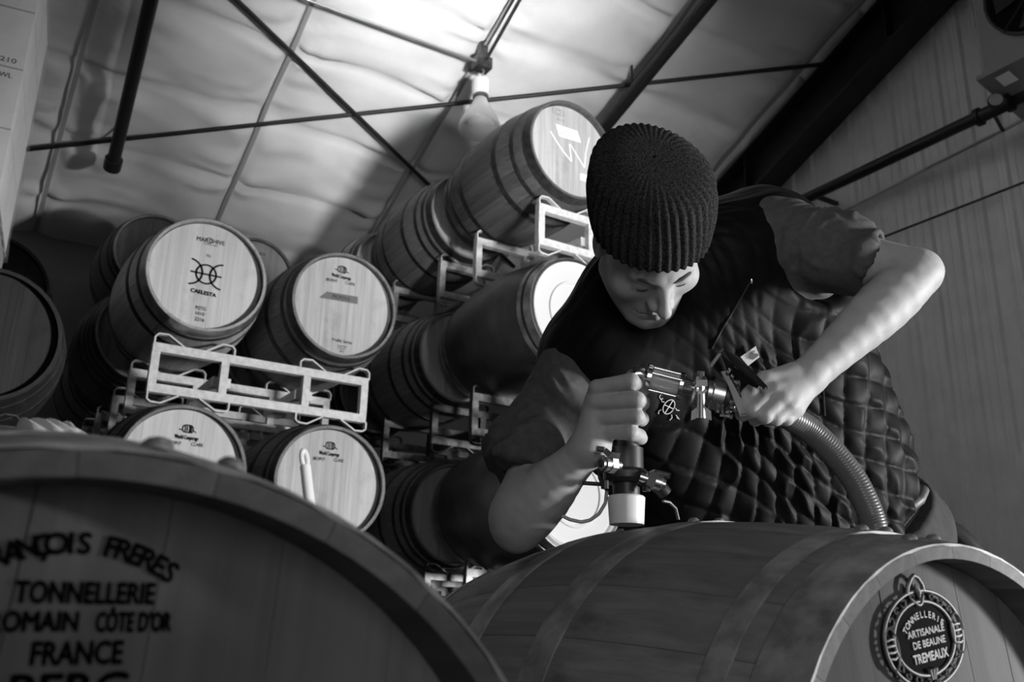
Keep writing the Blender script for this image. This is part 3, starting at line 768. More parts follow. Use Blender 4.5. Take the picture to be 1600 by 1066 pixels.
GR = 'hidden racks of the back rows'
for x, y, z in ((.80, 5.64, -.55), (.80, 6.76, .425), (.80, 6.76, -.515), (2.46, 4.90, .415), (2.46, 4.90, -.525), (2.40, 6.0, .415), (2.40, 6.0, -.525)):
    rack('steel rack low in the hidden back rows of the stacks', x, y, z, 'galv')['group'] = GR
rack('long floor rack carrying the two foreground barrels', -.116, .62, -.51, 'galv', 1.17, .60)

# ------------------------------------------------------------------ white handle tool, cloth, cartons
def tool():
    top = on_y(474, 702, 4.26); bot = on_y(489, 835, 4.20)
    d = (bot-top); d /= np.linalg.norm(d)
    foot = top + d*((0.012-top[2])/d[2])
    t = thing('cellar_shovel', 'white plastic shovel handle leaning on the lower right barrel head', 'shovel', tuple(foot))
    o = top-foot
    x = np.array((1, .25, 0)); x /= np.linalg.norm(x); x -= d*(x@d); x /= np.linalg.norm(x); y = np.cross(d, x)
    L = np.linalg.norm(o)
    def P(a, b, c): return o + x*a + y*b + d*c
    m = MB()                        # grip with an oval slot: ring of rounded section
    ring = [(.0160*math.cos(a), .048+.042*math.sin(a)) for a in np.linspace(0, 2*PI, 28, endpoint=False)]
    m.tube([P(a, 0, c) for a, c in ring], .0115, 10, closed=True); m.obj('grip', MT['white_plastic'], t, 60)
    m = MB(); m.tube([P(0, 0, c) for c in np.linspace(.082, L-.32, 8)], np.linspace(.0260, .0285, 8), 14); m.obj('shaft', MT['white_plastic'], t, 60)
    m = MB(); pts = []
    for c in np.linspace(0, .34, 8):
        for a in np.linspace(-.13, .13, 9):
            w_ = min(1, .25+c*6); pts.append(P(a*w_, .035*(1-(a/.13)**2)*(1-c*1.5), L-.34+c))
    fc = [(i*9+j, i*9+j+1, (i+1)*9+j+1, (i+1)*9+j) for i in range(7) for j in range(8)]
    n = len(pts); m.add(pts+[p+y*.006 for p in pts], fc+[tuple(n+q for q in f[::-1]) for f in fc]); m.obj('blade', MT['white_plastic'], t, 60)
tool()
def cloth():
    # crumpled cloth heaped on the crown of the blurred barrel
    nx, ny = 56, 22; V = []; Yc = 1.0
    prof = [(24, 684), (30, 668), (36, 652), (52, 656), (70, 654), (86, 656), (97, 660), (112, 660), (115, 668), (130, 673), (140, 684), (146, 696)]
    W_ = [on_y(px, py, Yc) for px, py in prof]
    xs = np.array([p[0] for p in W_]); zs = np.array([p[2] for p in W_])
    for i in range(nx):
        X = xs[0]-.01+(xs[-1]-xs[0]+.02)*i/(nx-1); zt = np.interp(X, xs, zs)
        for j in range(ny):
            v = j/(ny-1); Y = Yc-.075+.15*v; t = Y-F_C[1]; dx = X-F_C[0]
            s = math.sqrt(max(br(t)**2-dx*dx, 0))+F_C[2]+CAMZ+.003
            e = min(1, 6*min(i/(nx-1), 1-i/(nx-1)))
            b_ = math.sin(v*PI)**.7; h = max(zt-s, .006)*e*b_*(1-.10*math.sin(v*9+i*.35)**2)
            V.append((X+.004*math.sin(v*11), Y, s+max(h, .001)))
    fc = [(i*ny+j, (i+1)*ny+j, (i+1)*ny+j+1, i*ny+j+1) for i in range(nx-1) for j in range(ny-1)]
    n = len(V); m = MB(); m.add(V+[(x, y, z-.003) for x, y, z in V], fc+[tuple(n+q for q in f[::-1]) for f in fc])
    tag(m.obj('folded_cloth', MT['cloth'], None, 180), 'crumpled white cloth lying on top of the blurred barrel', 'cloth')
cloth()
def cartons():
    before = set(bpy.data.objects); Y0 = 4.2; X1 = .028; W, D, H = .50, .36, .295
    P0 = on_y(35, 110, Y0); zb = P0[2]              # seam under the top visible row
    def box(x, y, z, label, txt=None):
        t = thing('wine_carton', label, 'carton', (x+W/2, y+D/2, z))
        m = MB(); m.box((-W/2, -D/2, .001), (W/2, D/2, H-.003)); m.obj('box', MT['carton'], t)
        m = MB(); m.box((-W/2, -D/2-.0006, H*.0+.0), (W/2, -D/2-.0001, .004)); m.obj('flap_edge', MT['ink_soft'], t)
        m = MB(); m.add([(-.03, -D/2, H-.002), (.03, -D/2, H-.002), (.03, D/2, H-.002), (-.03, D/2, H-.002)], [(0, 1, 2, 3)]); m.obj('tape', MT['paper'], t)
        if txt:
            m = MB(); flat_text(m, txt[0], W/2-txt[1], txt[2], txt[3], .022, 0, 0, -D/2-.0009, .0008); m.obj('print', MT['ink'], t)
    rows = {2: ('topmost', ('3210', .10, .06, .075)), 1: ('upper', ('3210', .075, .035, .085)), 0: ('middle', ('9 WL', .075, .255, .075)), -1: ('bottom', None)}
    for c in range(2):
        for k, (nm, tx) in rows.items():
            for dpt in range(2):
                side = ('right' if c == 0 else 'left'); fb_ = ('front' if dpt == 0 else 'rear')
                box(X1-W*(c+1)-.004*c, Y0+dpt*(D+.004), zb-H*(1-k) if k < 1 else zb+H*(k-1), 'white wine carton, %s row, %s %s of the wrapped pallet' % (nm, fb_, side), tx if dpt == 0 and c == 0 else None)
    zlow = zb-2*H
    # film wrap
    x0, x1 = X1-2*W-.014, X1+.012; y0, y1 = Y0-.010, Y0+2*D+.016
    m = MB(); n = 30
    ring = [(x0, y0), (x1, y0), (x1, y1), (x0, y1)]
    V = []; zs = np.linspace(zlow-.05, zb+2*H, 22); per = []
    for (a, b_) in zip(ring, ring[1:]+ring[:1]):
        for q in np.linspace(0, 1, 14, endpoint=False): per.append((a[0]+(b_[0]-a[0])*q, a[1]+(b_[1]-a[1])*q))
    for z in zs:
        for i, (x, y) in enumerate(per):
            k = .006*math.sin(i*2.1+z*31)+.004*math.sin(i*.7-z*17); V.append((x+(k if x > X1-.3 else -k)*.6, y+(-abs(k) if y < Y0+.2 else abs(k))*.6, z))
    L = len(per); m.add(V, [(i*L+j, i*L+(j+1) % L, (i+1)*L+(j+1) % L, (i+1)*L+j) for i in range(21) for j in range(L)])
    tag(m.obj('stretch_film', MT['film'], None, 180), 'clear stretch film wrapped around the white cartons', 'film')
    # pallet under the cartons, lying on the barrel below
    t = thing('pallet', 'wooden pallet under the wrapped white cartons', 'pallet', (X1-W, Y0+D, zlow-.14))
    for i in range(5):
        m = MB(); m.box((-W, -D+i*.165-.0, .115), (W, -D+i*.165+.09, .135)); m.obj('deck_board', MT['pallet'], t)
    for x in (-W+.05, 0, W-.05):
        m = MB(); m.box((x-.045, -D, .02), (x+.045, D+.03, .115)); m.obj('stringer', MT['pallet'], t)
    for i in (0, 2, 4):
        m = MB(); m.box((-W, -D+i*.165, 0), (W, -D+i*.165+.09, .02)); m.obj('base_board', MT['pallet'], t)
    piv = Vector((X1, Y0, 0)); Rz = Matrix.Translation(piv) @ Matrix.Rotation(math.radians(-7), 4, 'Z') @ Matrix.Translation(-piv)
    for o in set(bpy.data.objects)-before:
        if o.parent is None:
            o.matrix_world = Rz @ Matrix.Translation(o.location)
cartons()

# ------------------------------------------------------------------ signed-distance modelling (person)
def smin(a, b, k):
    if k <= 0: return np.minimum(a, b)
    h = np.clip(.5+.5*(b-a)/k, 0, 1); return b*(1-h)+a*h - k*h*(1-h)
def smax(a, b, k): return -smin(-a, -b, k)
def cap(P, a, b, ra, rb=None):
    rb = ra if rb is None else rb
    a = np.asarray(a, float); b = np.asarray(b, float); ab = b-a; t = np.clip(((P-a)@ab)/max(ab@ab, 1e-12), 0, 1)
    return np.linalg.norm(P-a-t[:, None]*ab, axis=1) - (ra+(rb-ra)*t)
def ell(P, c, r):
    q = P-np.asarray(c); r = np.asarray(r); k0 = np.linalg.norm(q/r, axis=1); k1 = np.linalg.norm(q/(r*r), axis=1)
    return k0*(k0-1)/np.maximum(k1, 1e-9)
def chain(P, pts, k):
    d = None
    for (a, ra), (b, rb) in zip(pts[:-1], pts[1:]):
        q = cap(P, a, b, ra, rb); d = q if d is None else smin(d, q, k)
    return d
def sdf_mesh(fn, lo, hi, h):
    lo = np.array(lo); n = np.ceil((np.array(hi)-lo)/h/8).astype(int)*8
    nb = n//8
    bc = np.stack(np.meshgrid(*[np.arange(k) for k in nb], indexing='ij'), -1).reshape(-1, 3)
    ctr = lo+(bc*8+3.5)*h
    db = np.concatenate([fn(c) for c in np.array_split(ctr, max(1, len(ctr)//60000))])
    G = np.repeat(np.repeat(np.repeat(db.reshape(nb), 8, 0), 8, 1), 8, 2).astype(np.float32)
    act = bc[np.abs(db) < 8*h*.95+2*h]
    off = np.stack(np.meshgrid(*[np.arange(8)]*3, indexing='ij'), -1).reshape(-1, 3)
    for ch in np.array_split(act, max(1, len(act)//400)):
        I = (ch[:, None, :]*8+off[None]).reshape(-1, 3)
        G[I[:, 0], I[:, 1], I[:, 2]] = fn(lo+I*h)
    S = G < 0
    cs = [(a, b, c) for a in (0, 1) for b in (0, 1) for c in (0, 1)]
    sl = lambda A, c: A[c[0]:A.shape[0]-1+c[0], c[1]:A.shape[1]-1+c[1], c[2]:A.shape[2]-1+c[2]]
    cnt = sum(sl(S, c).astype(np.int8) for c in cs)
    C = np.argwhere((cnt > 0) & (cnt < 8))
    idx = -np.ones(tuple(np.array(S.shape)-1), np.int64); idx[C[:, 0], C[:, 1], C[:, 2]] = np.arange(len(C))
    val = [G[C[:, 0]+c[0], C[:, 1]+c[1], C[:, 2]+c[2]] for c in cs]
    acc = np.zeros((len(C), 3)); num = np.zeros(len(C))
    for i in range(8):
        for j in range(i+1, 8):
            if sum(abs(a-b) for a, b in zip(cs[i], cs[j])) != 1: continue
            va, vb = val[i], val[j]; m = (va < 0) != (vb < 0)
            t = np.where(m, va/np.where(m, va-vb, 1), 0)
            p = np.array(cs[i])[None]+t[:, None]*(np.array(cs[j])-np.array(cs[i]))[None]
            acc += p*m[:, None]; num += m
    V = lo+(C+acc/np.maximum(num, 1)[:, None])*h
    Fs = []
    for ax in range(3):
        a1, a2 = (ax+1) % 3, (ax+2) % 3
        sA = [slice(None)]*3; sB = [slice(None)]*3
        sA[ax] = slice(0, -1); sB[ax] = slice(1, None)
        A = S[tuple(sA)]; B = S[tuple(sB)]
        E = np.argwhere(A != B); ok = (E[:, a1] > 0) & (E[:, a2] > 0) & (E[:, a1] < S.shape[a1]-1) & (E[:, a2] < S.shape[a2]-1); E = E[ok]
        ins = S[E[:, 0], E[:, 1], E[:, 2]]
        q = []
        for d1, d2 in ((-1, -1), (0, -1), (0, 0), (-1, 0)):
            c = E.copy(); c[:, a1] += d1; c[:, a2] += d2; q.append(idx[c[:, 0], c[:, 1], c[:, 2]])
        Q = np.stack(q, 1); Q = np.where(ins[:, None], Q, Q[:, ::-1]); Fs.append(Q)
    Fq = np.concatenate(Fs); Fq = Fq[(Fq >= 0).all(1)]
    return V, Fq
def vnormals(V, Q):
    n = np.cross(V[Q[:, 2]]-V[Q[:, 0]], V[Q[:, 3]]-V[Q[:, 1]]); N_ = np.zeros_like(V)
    for i in range(4): np.add.at(N_, Q[:, i], n)
    return N_/np.maximum(np.linalg.norm(N_, axis=1), 1e-12)[:, None]
def relax(V, Q, it=1, f=.5):
    for _ in range(it):
        s = np.zeros_like(V); c = np.zeros(len(V))
        for i in range(4):
            for j in (1, 3): np.add.at(s, Q[:, i], V[Q[:, (i+j) % 4]]); np.add.at(c, Q[:, i], 1)
        V = V*(1-f)+f*s/np.maximum(c, 1)[:, None]
    return V
def np_mesh(name, V, Q, mat):
    me = bpy.data.meshes.new(name); me.vertices.add(len(V)); me.vertices.foreach_set('co', V.astype(np.float32).ravel())
    me.loops.add(Q.size); me.loops.foreach_set('vertex_index', Q.astype(np.int32).ravel())
    me.polygons.add(len(Q)); me.polygons.foreach_set('loop_start', np.arange(0, Q.size, 4, dtype=np.int32))
    me.polygons.foreach_set('loop_total', np.full(len(Q), 4, np.int32)); me.update(calc_edges=True); me.validate()
    me.materials.append(mat); shade(me, 180); return me

# joints (photo pixel, depth along the view axis)
SKULL = K(1015, 377, 1.485)
th, yw, rl = math.radians(59), math.radians(11), math.radians(-3)
_f = -Fv*math.cos(th) - Uv*math.sin(th); _u = Uv*math.cos(th) - Fv*math.sin(th); _x = Rv.copy()
_x, _f = _x*math.cos(yw)-_f*math.sin(yw)*1.0, _f*math.cos(yw)+_x*math.sin(yw)
_x, _u = _x*math.cos(rl)+_u*math.sin(rl), _u*math.cos(rl)-_x*math.sin(rl)
HX, HF, HU = _x, _f, _u                       # head axes: image right, face forward, crown
def head_local(P): q = P-SKULL; return np.stack([q@HX, -(q@HF), q@HU], 1)      # x, y (face at -y), z
def head_world(p): return SKULL + HX*p[0] - HF*p[1] + HU*p[2]
def head_sdf(P):
    L = head_local(P); A = L.copy(); A[:, 0] = np.abs(A[:, 0])
    d = ell(L, (0, .012, .03), (.076, .097, .088))
    d = smin(d, ell(L, (0, -.028, -.035), (.066, .058, .076)), .03)
    d = smin(d, cap(A, (.051, .0, -.058), (.024, -.064, -.099), .022, .020), .03)
    d = smin(d, cap(L, (-.008, -.078, -.107), (.008, -.078, -.107), .0155), .018)         # chin
    d = smin(d, cap(A, (.008, -.079, .010), (.042, -.066, .010), .0095, .008), .014)      # brow
    d = smin(d, ell(A, (.049, -.054, -.032), (.021, .020, .020)), .022)                    # cheekbone
    d = smin(d, ell(L, (0, -.073, -.068), (.030, .018, .024)), .018)                      # muzzle
    d = smax(d, -ell(A, (.031, -.094, -.0065), (.0165, .020, .0115)), .010)               # eye socket
    d = smin(d, ell(A, (.031, -.0685, -.0075), (.0155, .0125, .0125)), .006)              # eyeball under lid
    d = smin(d, cap(A, (.019, -.0795, -.0135), (.044, -.0735, -.0125), .0022, .0018), .004)   # lower lid
    n = cap(L, (0, -.082, .004), (0, -.112, -.036), .0075, .0100)
    n = smin(n, cap(L, (0, -.112, -.036), (0, -.104, -.044), .0098, .007), .006)
    n = smin(n, ell(A, (.0125, -.096, -.041), (.0085, .010, .0075)), .006)
    n = smin(n, cap(A, (.004, -.085, -.010), (.012, -.088, -.036), .008, .008), .010)
    d = smin(d, n, .008)
    d = smax(d, -ell(A, (.0065, -.104, -.0495), (.0036, .006, .0042)), .002)              # nostril
    d = smin(d, chain(L, [((-.029, -.074, -.0695), .003), ((-.009, -.0905, -.0645), .0048), ((0, -.0910, -.066), .0046), ((.009, -.0905, -.0645), .0048), ((.029, -.074, -.0695), .003)], .003), .004)
    d = smin(d, chain(L, [((-.025, -.076, -.0755), .003), ((0, -.0910, -.0795), .0068), ((.025, -.076, -.0755), .003)], .004), .004)
    d = smax(d, -chain(L, [((-.031, -.078, -.0722), .0020), ((0, -.0995, -.0722), .0024), ((.031, -.078, -.0722), .0020)], .001), .002)
    d = smax(d, -cap(L, (0, -.107, -.056), (0, -.104, -.060), .0035), .003)
    ear = ell(A, (.078, .016, -.008), (.008, .020, .032)); ear = smax(ear, -ell(A, (.086, .012, -.004), (.006, .012, .020)), .003)
    return smin(d, ear, .006)
NECK = K(1068, 440, 1.665)
SHR, SHL = K(905, 575, 1.665), K(1200, 372, 1.70)
ELR, ELL = K(815, 800, 1.505), K(1430, 425, 1.56)
WRR, WRL = K(922, 698, 1.445), K(1262, 589, 1.462)
HIPR, HIPL = K(1150, 860, 1.80), K(1345, 812, 1.85)
PEL = (HIPR+HIPL)/2
def fist_r(P):
    mcp = [K(934, 607, 1.432), K(932, 629, 1.43), K(939, 652, 1.43), K(950, 674, 1.428)]
    pip = [K(986, 596, 1.405), K(995, 625, 1.400), K(994, 651, 1.401), K(986, 676, 1.404)]
    dip = [K(997, 604, 1.446), K(1003, 630, 1.444), K(1002, 655, 1.442), K(998, 682, 1.420)]
    tip = [K(980, 607, 1.478), K(982, 634, 1.476), K(982, 657, 1.472), K(1002, 685, 1.44)]
    r = [(.0140, .0124, .0112, .010), (.0136, .0125, .0114, .010), (.0130, .0120, .0110, .0098), (.0122, .0118, .0112, .0102)]
    fg = None
    for m, p, q, t, rr in zip(mcp, pip, dip, tip, r):
        c = chain(P, list(zip((m, p, q, t), rr)), .004); fg = c if fg is None else smin(fg, c, .0006)
    pal = None
    for m in mcp:
        c = cap(P, WRR, m+Fv*.009, .027, .0135); pal = c if pal is None else smin(pal, c, .012)
    th_ = chain(P, [(K(935, 690, 1.462), .020), (K(965, 640, 1.482), .0165), (K(996, 616, 1.474), .0125), (K(1006, 604, 1.455), .0122), (K(1007, 600, 1.448), .0112)], .006)
    return smin(smin(pal, fg, .004), th_, .006)
def fist_l(P):
    mcp = [K(1208, 609, 1.43), K(1222, 622, 1.424), K(1234, 634, 1.425), K(1244, 640, 1.436)]
    pip = [K(1176, 641, 1.412), K(1196, 650, 1.408), K(1212, 654, 1.412), K(1229, 655, 1.424)]
    dip = [K(1160, 648, 1.436), K(1180, 655, 1.442), K(1200, 657, 1.446), K(1216, 656, 1.45)]
    tip = [K(1166, 634, 1.458), K(1184, 640, 1.466), K(1202, 644, 1.468), K(1216, 645, 1.466)]
    r = [(.0145, .0118, .0105, .0095), (.0142, .0118, .0106, .0095), (.0135, .0112, .010, .009), (.0122, .0102, .0092, .0085)]
    fg = None
    for m, p, q, t, rr in zip(mcp, pip, dip, tip, r):
        c = chain(P, list(zip((m, p, q, t), rr)), .003); fg = c if fg is None else smin(fg, c, .0012)
    pal = None
    for m, ra in zip(mcp, (.0145, .0145, .014, .0125)):
        c = cap(P, WRL+Fv*.0, m, .022, ra); pal = c if pal is None else smin(pal, c, .012)
    for a in (0, 1, 2):                                # tendons / knuckles
        pal = smin(pal, cap(P, K(1240+4*a, 590+8*a, 1.438), mcp[a]-Fv*.009, .003, .006), .008)
    th_ = chain(P, [(K(1240, 586, 1.452), .020), (K(1196, 596, 1.437), .0155), (K(1172, 617, 1.425), .0125), (K(1160, 640, 1.42), .0098)], .006)
    return smin(smin(pal, fg, .005), th_, .004)
def arms(P, grow=0.0, fore=True):
    ur = chain(P, [(SHR, .052+grow), (SHR*.5+ELR*.5+Uv*.004, .049+grow), (ELR, .046+grow)], .003)
    ul = chain(P, [(SHL, .055+grow), (SHL*.45+ELL*.55-Uv*.004, .047+grow), (ELL, .039+grow)], .003)
    if not fore: return ur, ul
    def lerp_arm(a, b, rs):
        n = len(rs); return chain(P, [(a+(b-a)*i/(n-1), r) for i, r in enumerate(rs)], .002)
    fr = lerp_arm(ELR-Uv*.012-Rv*.004, WRR, (.045, .0475, .048, .0465, .043, .0385, .034, .0305, .0285, .0275))
    fl = lerp_arm(ELL+Rv*.005-Uv*.002, WRL, (.0365, .0415, .0438, .0438, .042, .039, .0355, .0325, .030, .0285))
    fl = smin(fl, cap(P, ELL+Rv*.012-Uv*.004, ELL+Rv*.015, .026), .012)        # elbow point
    fr = smin(fr, cap(P, ELR-Rv*.012-Uv*.03, ELR-Rv*.008-Uv*.035, .030), .02)
    return smin(ur, fr, .022), smin(ul, fl, .014)
def torso(P, g=0.0):
    d = cap(P, HIPR, K(952, 575, 1.70), .115+g, .098+g)
    d = smin(d, cap(P, HIPL, K(1188, 402, 1.76), .115+g, .105+g), .08)
    d = smin(d, cap(P, PEL, NECK+Fv*.05, .135+g, .10+g), .08)
    d = smin(d, cap(P, K(952, 570, 1.69), K(1188, 402, 1.74), .085+g, .085+g), .06)
    return d
def legs(P, g=0.0):
    out = None
    for hp, kx, fx in ((HIPR, (1.42, 1.10), (1.52, 1.02)), (HIPL, (1.66, 1.36), (1.80, 1.34))):
        kn = np.array((kx[0], kx[1], .50)); an = np.array((fx[0], fx[1], .10))
        c = chain(P, [(hp, .105+g), (kn, .062+g), (an, .042+g)], .04); out = c if out is None else smin(out, c, .02)
    return out
def body_sdf(P):
    d = smin(head_sdf(P), cap(P, head_world((0, .035, -.05)), NECK+Fv*.03, .055, .062), .02)
    d = smin(d, torso(P, -.012), .03)
    a, b = arms(P)
    d = smin(d, a, .03); d = smin(d, b, .03)
    d = smin(d, fist_r(P), .010); d = smin(d, fist_l(P), .010)
    d = smin(d, legs(P, -.012), .04)
    for fx in ((1.52, 1.02), (1.80, 1.34)):
        d = smin(d, cap(P, (fx[0], fx[1], .055), (fx[0]-.12, fx[1]-.08, .045), .034, .03), .02)
    return d
pers = thing('person', 'man in knit cap and quilted vest bending over the barrel, gripping the filler', 'person', (1.62, 1.2, 0))
def attach(o): o.parent = pers; o.matrix_parent_inverse = Matrix.Translation(-Vector(pers.location)); return o
def build_person():
    V, Q = sdf_mesh(body_sdf, (.55, .62, 0), (2.1, 2.0, 1.95), .0029)
    V = relax(V, Q, 1, .35)
    nn = vnormals(V, Q)
    # knuckle creases, veins and skin unevenness
    V = V + nn*((vnoise3(V*90, 3)-.5)*.0006)[:, None]
    attach(link('body', np_mesh('body', V, Q, MT['skin'])))
    # thumbnail and little-finger nail
    # ---- T-shirt: sleeves and body
    hemR = ELR*.80+SHR*.20; hemL = ELL*.76+SHL*.24
    aR = (ELR-SHR)/np.linalg.norm(ELR-SHR); aL = (ELL-SHL)/np.linalg.norm(ELL-SHL)
    def shirt(P):
        def sleeve(sh, el, hem, ax, r0, r1):
            d = cap(P, sh, hem+ax*.02, r0, r1)
            d = smax(d, (P-hem)@ax, .003)
            return d
        d = torso(P, .004)
        s1 = sleeve(SHR, ELR, K(808, 738, 1.54), aR, .070, .062); s2 = sleeve(SHL, ELL, K(1362, 412, 1.60), aL, .076, .056)
        d = smin(smin(d, s1, .03), s2, .035)
        d = smax(d, -(np.linalg.norm(P-NECK, axis=1)-.072), .01)
        t0 = np.minimum(cap(P, SHR, ELR, .050, .0515), cap(P, SHL, ELL, .050, .046))        # hollow near the hems
        d = smax(d, -t0, .002)
        return d
    V, Q = sdf_mesh(shirt, (.6, .7, .75), (2.1, 2.0, 1.85), .0042)
    V = relax(V, Q, 1, .4); nn = vnormals(V, Q)
    for sh, ax, a0 in ((SHR, aR, .05), (SHL, aL, .02)):
        q = V-sh; t = q@ax; rad = np.linalg.norm(q-t[:, None]*ax, axis=1); wgt = np.clip((t-a0)/.06, 0, 1)*np.exp(-(np.maximum(rad-.09, 0)/.03)**2)
        sp = np.cross(ax, Fv); sp /= np.linalg.norm(sp)
        U_ = np.stack([q@sp*11+t*9, t*13-q@sp*7, q@Fv*9], 1)
        U_ = U_ + 1.1*np.stack([vnoise3(q*14, 31)-.5, vnoise3(q*14, 32)-.5, vnoise3(q*14, 33)-.5], 1)
        wv = 1-np.abs(2*vnoise3(U_+5, 21)-1); wv2 = 1-np.abs(2*vnoise3(U_*2.1, 23)-1)
        V = V + nn*(wgt*((wv**2.2)*.0175+(wv2**2)*.0060-.005))[:, None]
    attach(link('shirt', np_mesh('shirt', V, Q, MT['shirt'])))
    # ---- quilted vest
    h0, h1 = K(1424, 728, 1.8), K(1366, 848, 1.8); hn = np.cross(h1-h0, Fv); hn /= np.linalg.norm(hn)
    if hn@Rv < 0: hn = -hn
    def vest(P):
        d = torso(P, .022)
        d = smin(d, cap(P, K(935, 560, 1.69), K(985, 455, 1.66), .085, .085), .05)
        d = smin(d, cap(P, K(1000, 470, 1.68), K(1120, 400, 1.70), .09, .09), .05)
        # armholes
        for sh, el, ax, o in ((SHR, ELR, aR, .05), (SHL, ELL, aL, .05)):
            d = smax(d, -cap(P, sh+ax*(o+.075), el, .092, .092), .012)
        d = smax(d, (P-h0)@hn, .01)
        d = smax(d, -(np.linalg.norm(P-NECK+Fv*.01, axis=1)-.066), .012)
        d = smax(d, .93-P[:, 2], .01)
        return d
    V, Q = sdf_mesh(vest, (.6, .6, .8), (2.1, 2.0, 1.9), .0040)
    V = relax(V, Q, 2, .5); nn = vnormals(V, Q)
    ax = NECK-PEL; ax /= np.linalg.norm(ax); e1 = Rv-ax*(Rv@ax); e1 /= np.linalg.norm(e1); e2 = np.cross(ax, e1)
    q = V-PEL; t = q@ax; phi = np.arctan2(q@e2, q@e1); u = phi*.17
    wob = .012*(vnoise3(V*9, 41)-.5)
    A = (u*1.35+t*.78+wob)/.058; B = (u*1.35-t*.78-wob)/.058
    puff = (np.abs(np.sin(PI*A))*np.abs(np.sin(PI*B)))**.5
    fold = (1-np.abs(2*vnoise3(np.stack([A*1.1, B*1.1, u*6], 1)+3, 43)-1))**2
    lower = np.clip((.47-t)/.1, .0, 1)
    V = V + nn*((puff*.0075+fold*.007)*(.25+.75*lower)-.003)[:, None]
    me = np_mesh('vest', V, Q, MT['vest']); vo = attach(link('vest', me))
    bv = BVHTree.FromPolygons([Vector(p) for p in V], [tuple(map(int, f)) for f in Q])
    def onvest(px, py, off=.002):
        D = K(px, py, 1)-EYE; D /= np.linalg.norm(D)
        hit = bv.ray_cast(Vector(EYE), Vector(D))
        return (np.array(hit[0])-D*off) if hit[0] is not None else None
    def vstroke(mb, pts, r, off=.002):
        P = []
        for a, b_ in zip(pts[:-1], pts[1:]):
            for s in np.linspace(0, 1, max(2, int(math.hypot(b_[0]-a[0], b_[1]-a[1])/2.5)), endpoint=False):
                p = onvest(a[0]+(b_[0]-a[0])*s, a[1]+(b_[1]-a[1])*s, off)
                if p is not None: P.append(p)
        p = onvest(*pts[-1], off)
        if p is not None: P.append(p)
        if len(P) > 1: mb.tube(P, r, 6)
    # embroidered emblem (slanted)
    mb = MB(); c, s_ = math.cos(math.radians(32)), math.sin(math.radians(32)); ex, ey = 1045, 636
    def q2(x, y): return (ex+c*x-s_*y, ey+s_*x+c*y)
    vstroke(mb, [q2(8*math.cos(a), 11*math.sin(a)*1.1) for a in np.linspace(0, 2*PI, 22)], .0010)
    vstroke(mb, [q2(0, -11), q2(0, 11)], .0009); 
    vstroke(mb, [q2(-8, 1), q2(8, -1)], .0009)
    for pts in ([(-17, -4), (-13, -1), (-10, -3)], [(17, -4), (13, -2), (10, -4)], [(-8, 10), (-10, 14), (-8, 18)], [(10, 8), (13, 12), (12, 17)]): vstroke(mb, [q2(*p) for p in pts], .0009)
    vstroke(mb, [(1033, 616), (1030, 620), (1032, 624), (1036, 623)], .0008); vstroke(mb, [(1056, 649), (1062, 656), (1057, 653)], .0008)
    o = attach(mb.obj('embroidery', MT['thread'], None, 60)); o['label'] = 'small white embroidered emblem on the vest'
    # sewn tag with a curled C
    cor = [onvest(1157, 558, .006), onvest(1181, 541, .006), onvest(1187, 558, .006), onvest(1169, 572, .006)]
    if all(p is not None for p in cor):
        dmin = min((p-EYE)@Fv for p in cor)
        cor = [EYE+(p-EYE)*dmin/((p-EYE)@Fv) for p in cor]
        mb = MB(); mb.add(cor+[p+Fv*.002 for p in cor], [(0, 1, 2, 3), (7, 6, 5, 4), (0, 4, 5, 1), (1, 5, 6, 2), (2, 6, 7, 3), (3, 7, 4, 0)]); o = attach(mb.obj('sewn_tag', MT['paper'], None)); o['label'] = 'white sewn tag with a curled mark'
        X = cor[1]-cor[0]; Y_ = cor[3]-cor[0]
        pts = [(.78, .30), (.70, .18), (.60, .22), (.62, .34), (.72, .36)] ; mb = MB()
        body = [(.70, .22), (.5, .16), (.33, .3), (.30, .55), (.38, .78), (.55, .80), (.80, .78), (.80, .55), (.68, .44), (.60, .36)]
        mb.add([cor[0]+X*a*1.0+Y_*b_-Fv*.001 for a, b_ in body], [tuple(range(len(body)))]); mb.tube([cor[0]+X*a+Y_*b_-Fv*.001 for a, b_ in pts], .0008, 6); o = attach(mb.obj('tag_print', MT['tag_print'], None))
    # front seam with a pull
    mb = MB(); vstroke(mb, [(1174, 437), (1160, 462), (1142, 492), (1128, 515), (1112, 545)], .0016, .001); attach(mb.obj('zipper', MT['vest_trim'], None, 60))
    p = onvest(1174, 436, .004)
    if p is not None:
        mb = MB(); mb.tube([p, p-Uv*.004+Rv*.001, p-Uv*.008], [.002, .0028, .002], 8); attach(mb.obj('zipper_pull', MT['steel'], None, 60))
    p = [onvest(1285+q*2, 590+q*30, .002) for q in np.linspace(0, 2, 8)]; p = [k for k in p if k is not None]
    if len(p) > 2: mb = MB(); mb.tube(p, .0016, 6); attach(mb.obj('draw_cord', MT['hose'], None, 60))
    # ---- trousers, belt, shoes
    def pants(P):
        d = smin(legs(P, .004), smin(cap(P, HIPR, HIPL, .128, .128), cap(P, HIPL+Uv*.02, K(1398, 840, 1.86), .125, .11), .05), .05)
        d = smax(d, .07-P[:, 2], .004)
        return smax(d, (P-K(1400, 770, 1.85))@(ax*.8+hn*.0), .006)
    V, Q = sdf_mesh(pants, (1.1, .7, .04), (2.15, 2.0, 1.3), .0075)
    V = relax(V, Q, 1, .4); nn = vnormals(V, Q); V = V+nn*((vnoise3(V*16, 51)-.5)*.012)[:, None]
    attach(link('jeans', np_mesh('jeans', V, Q, MT['denim'])))
    bl = [K(1405, 791, 1.745), K(1425, 789, 1.75), K(1436, 780, 1.76), K(1442, 766, 1.785)]
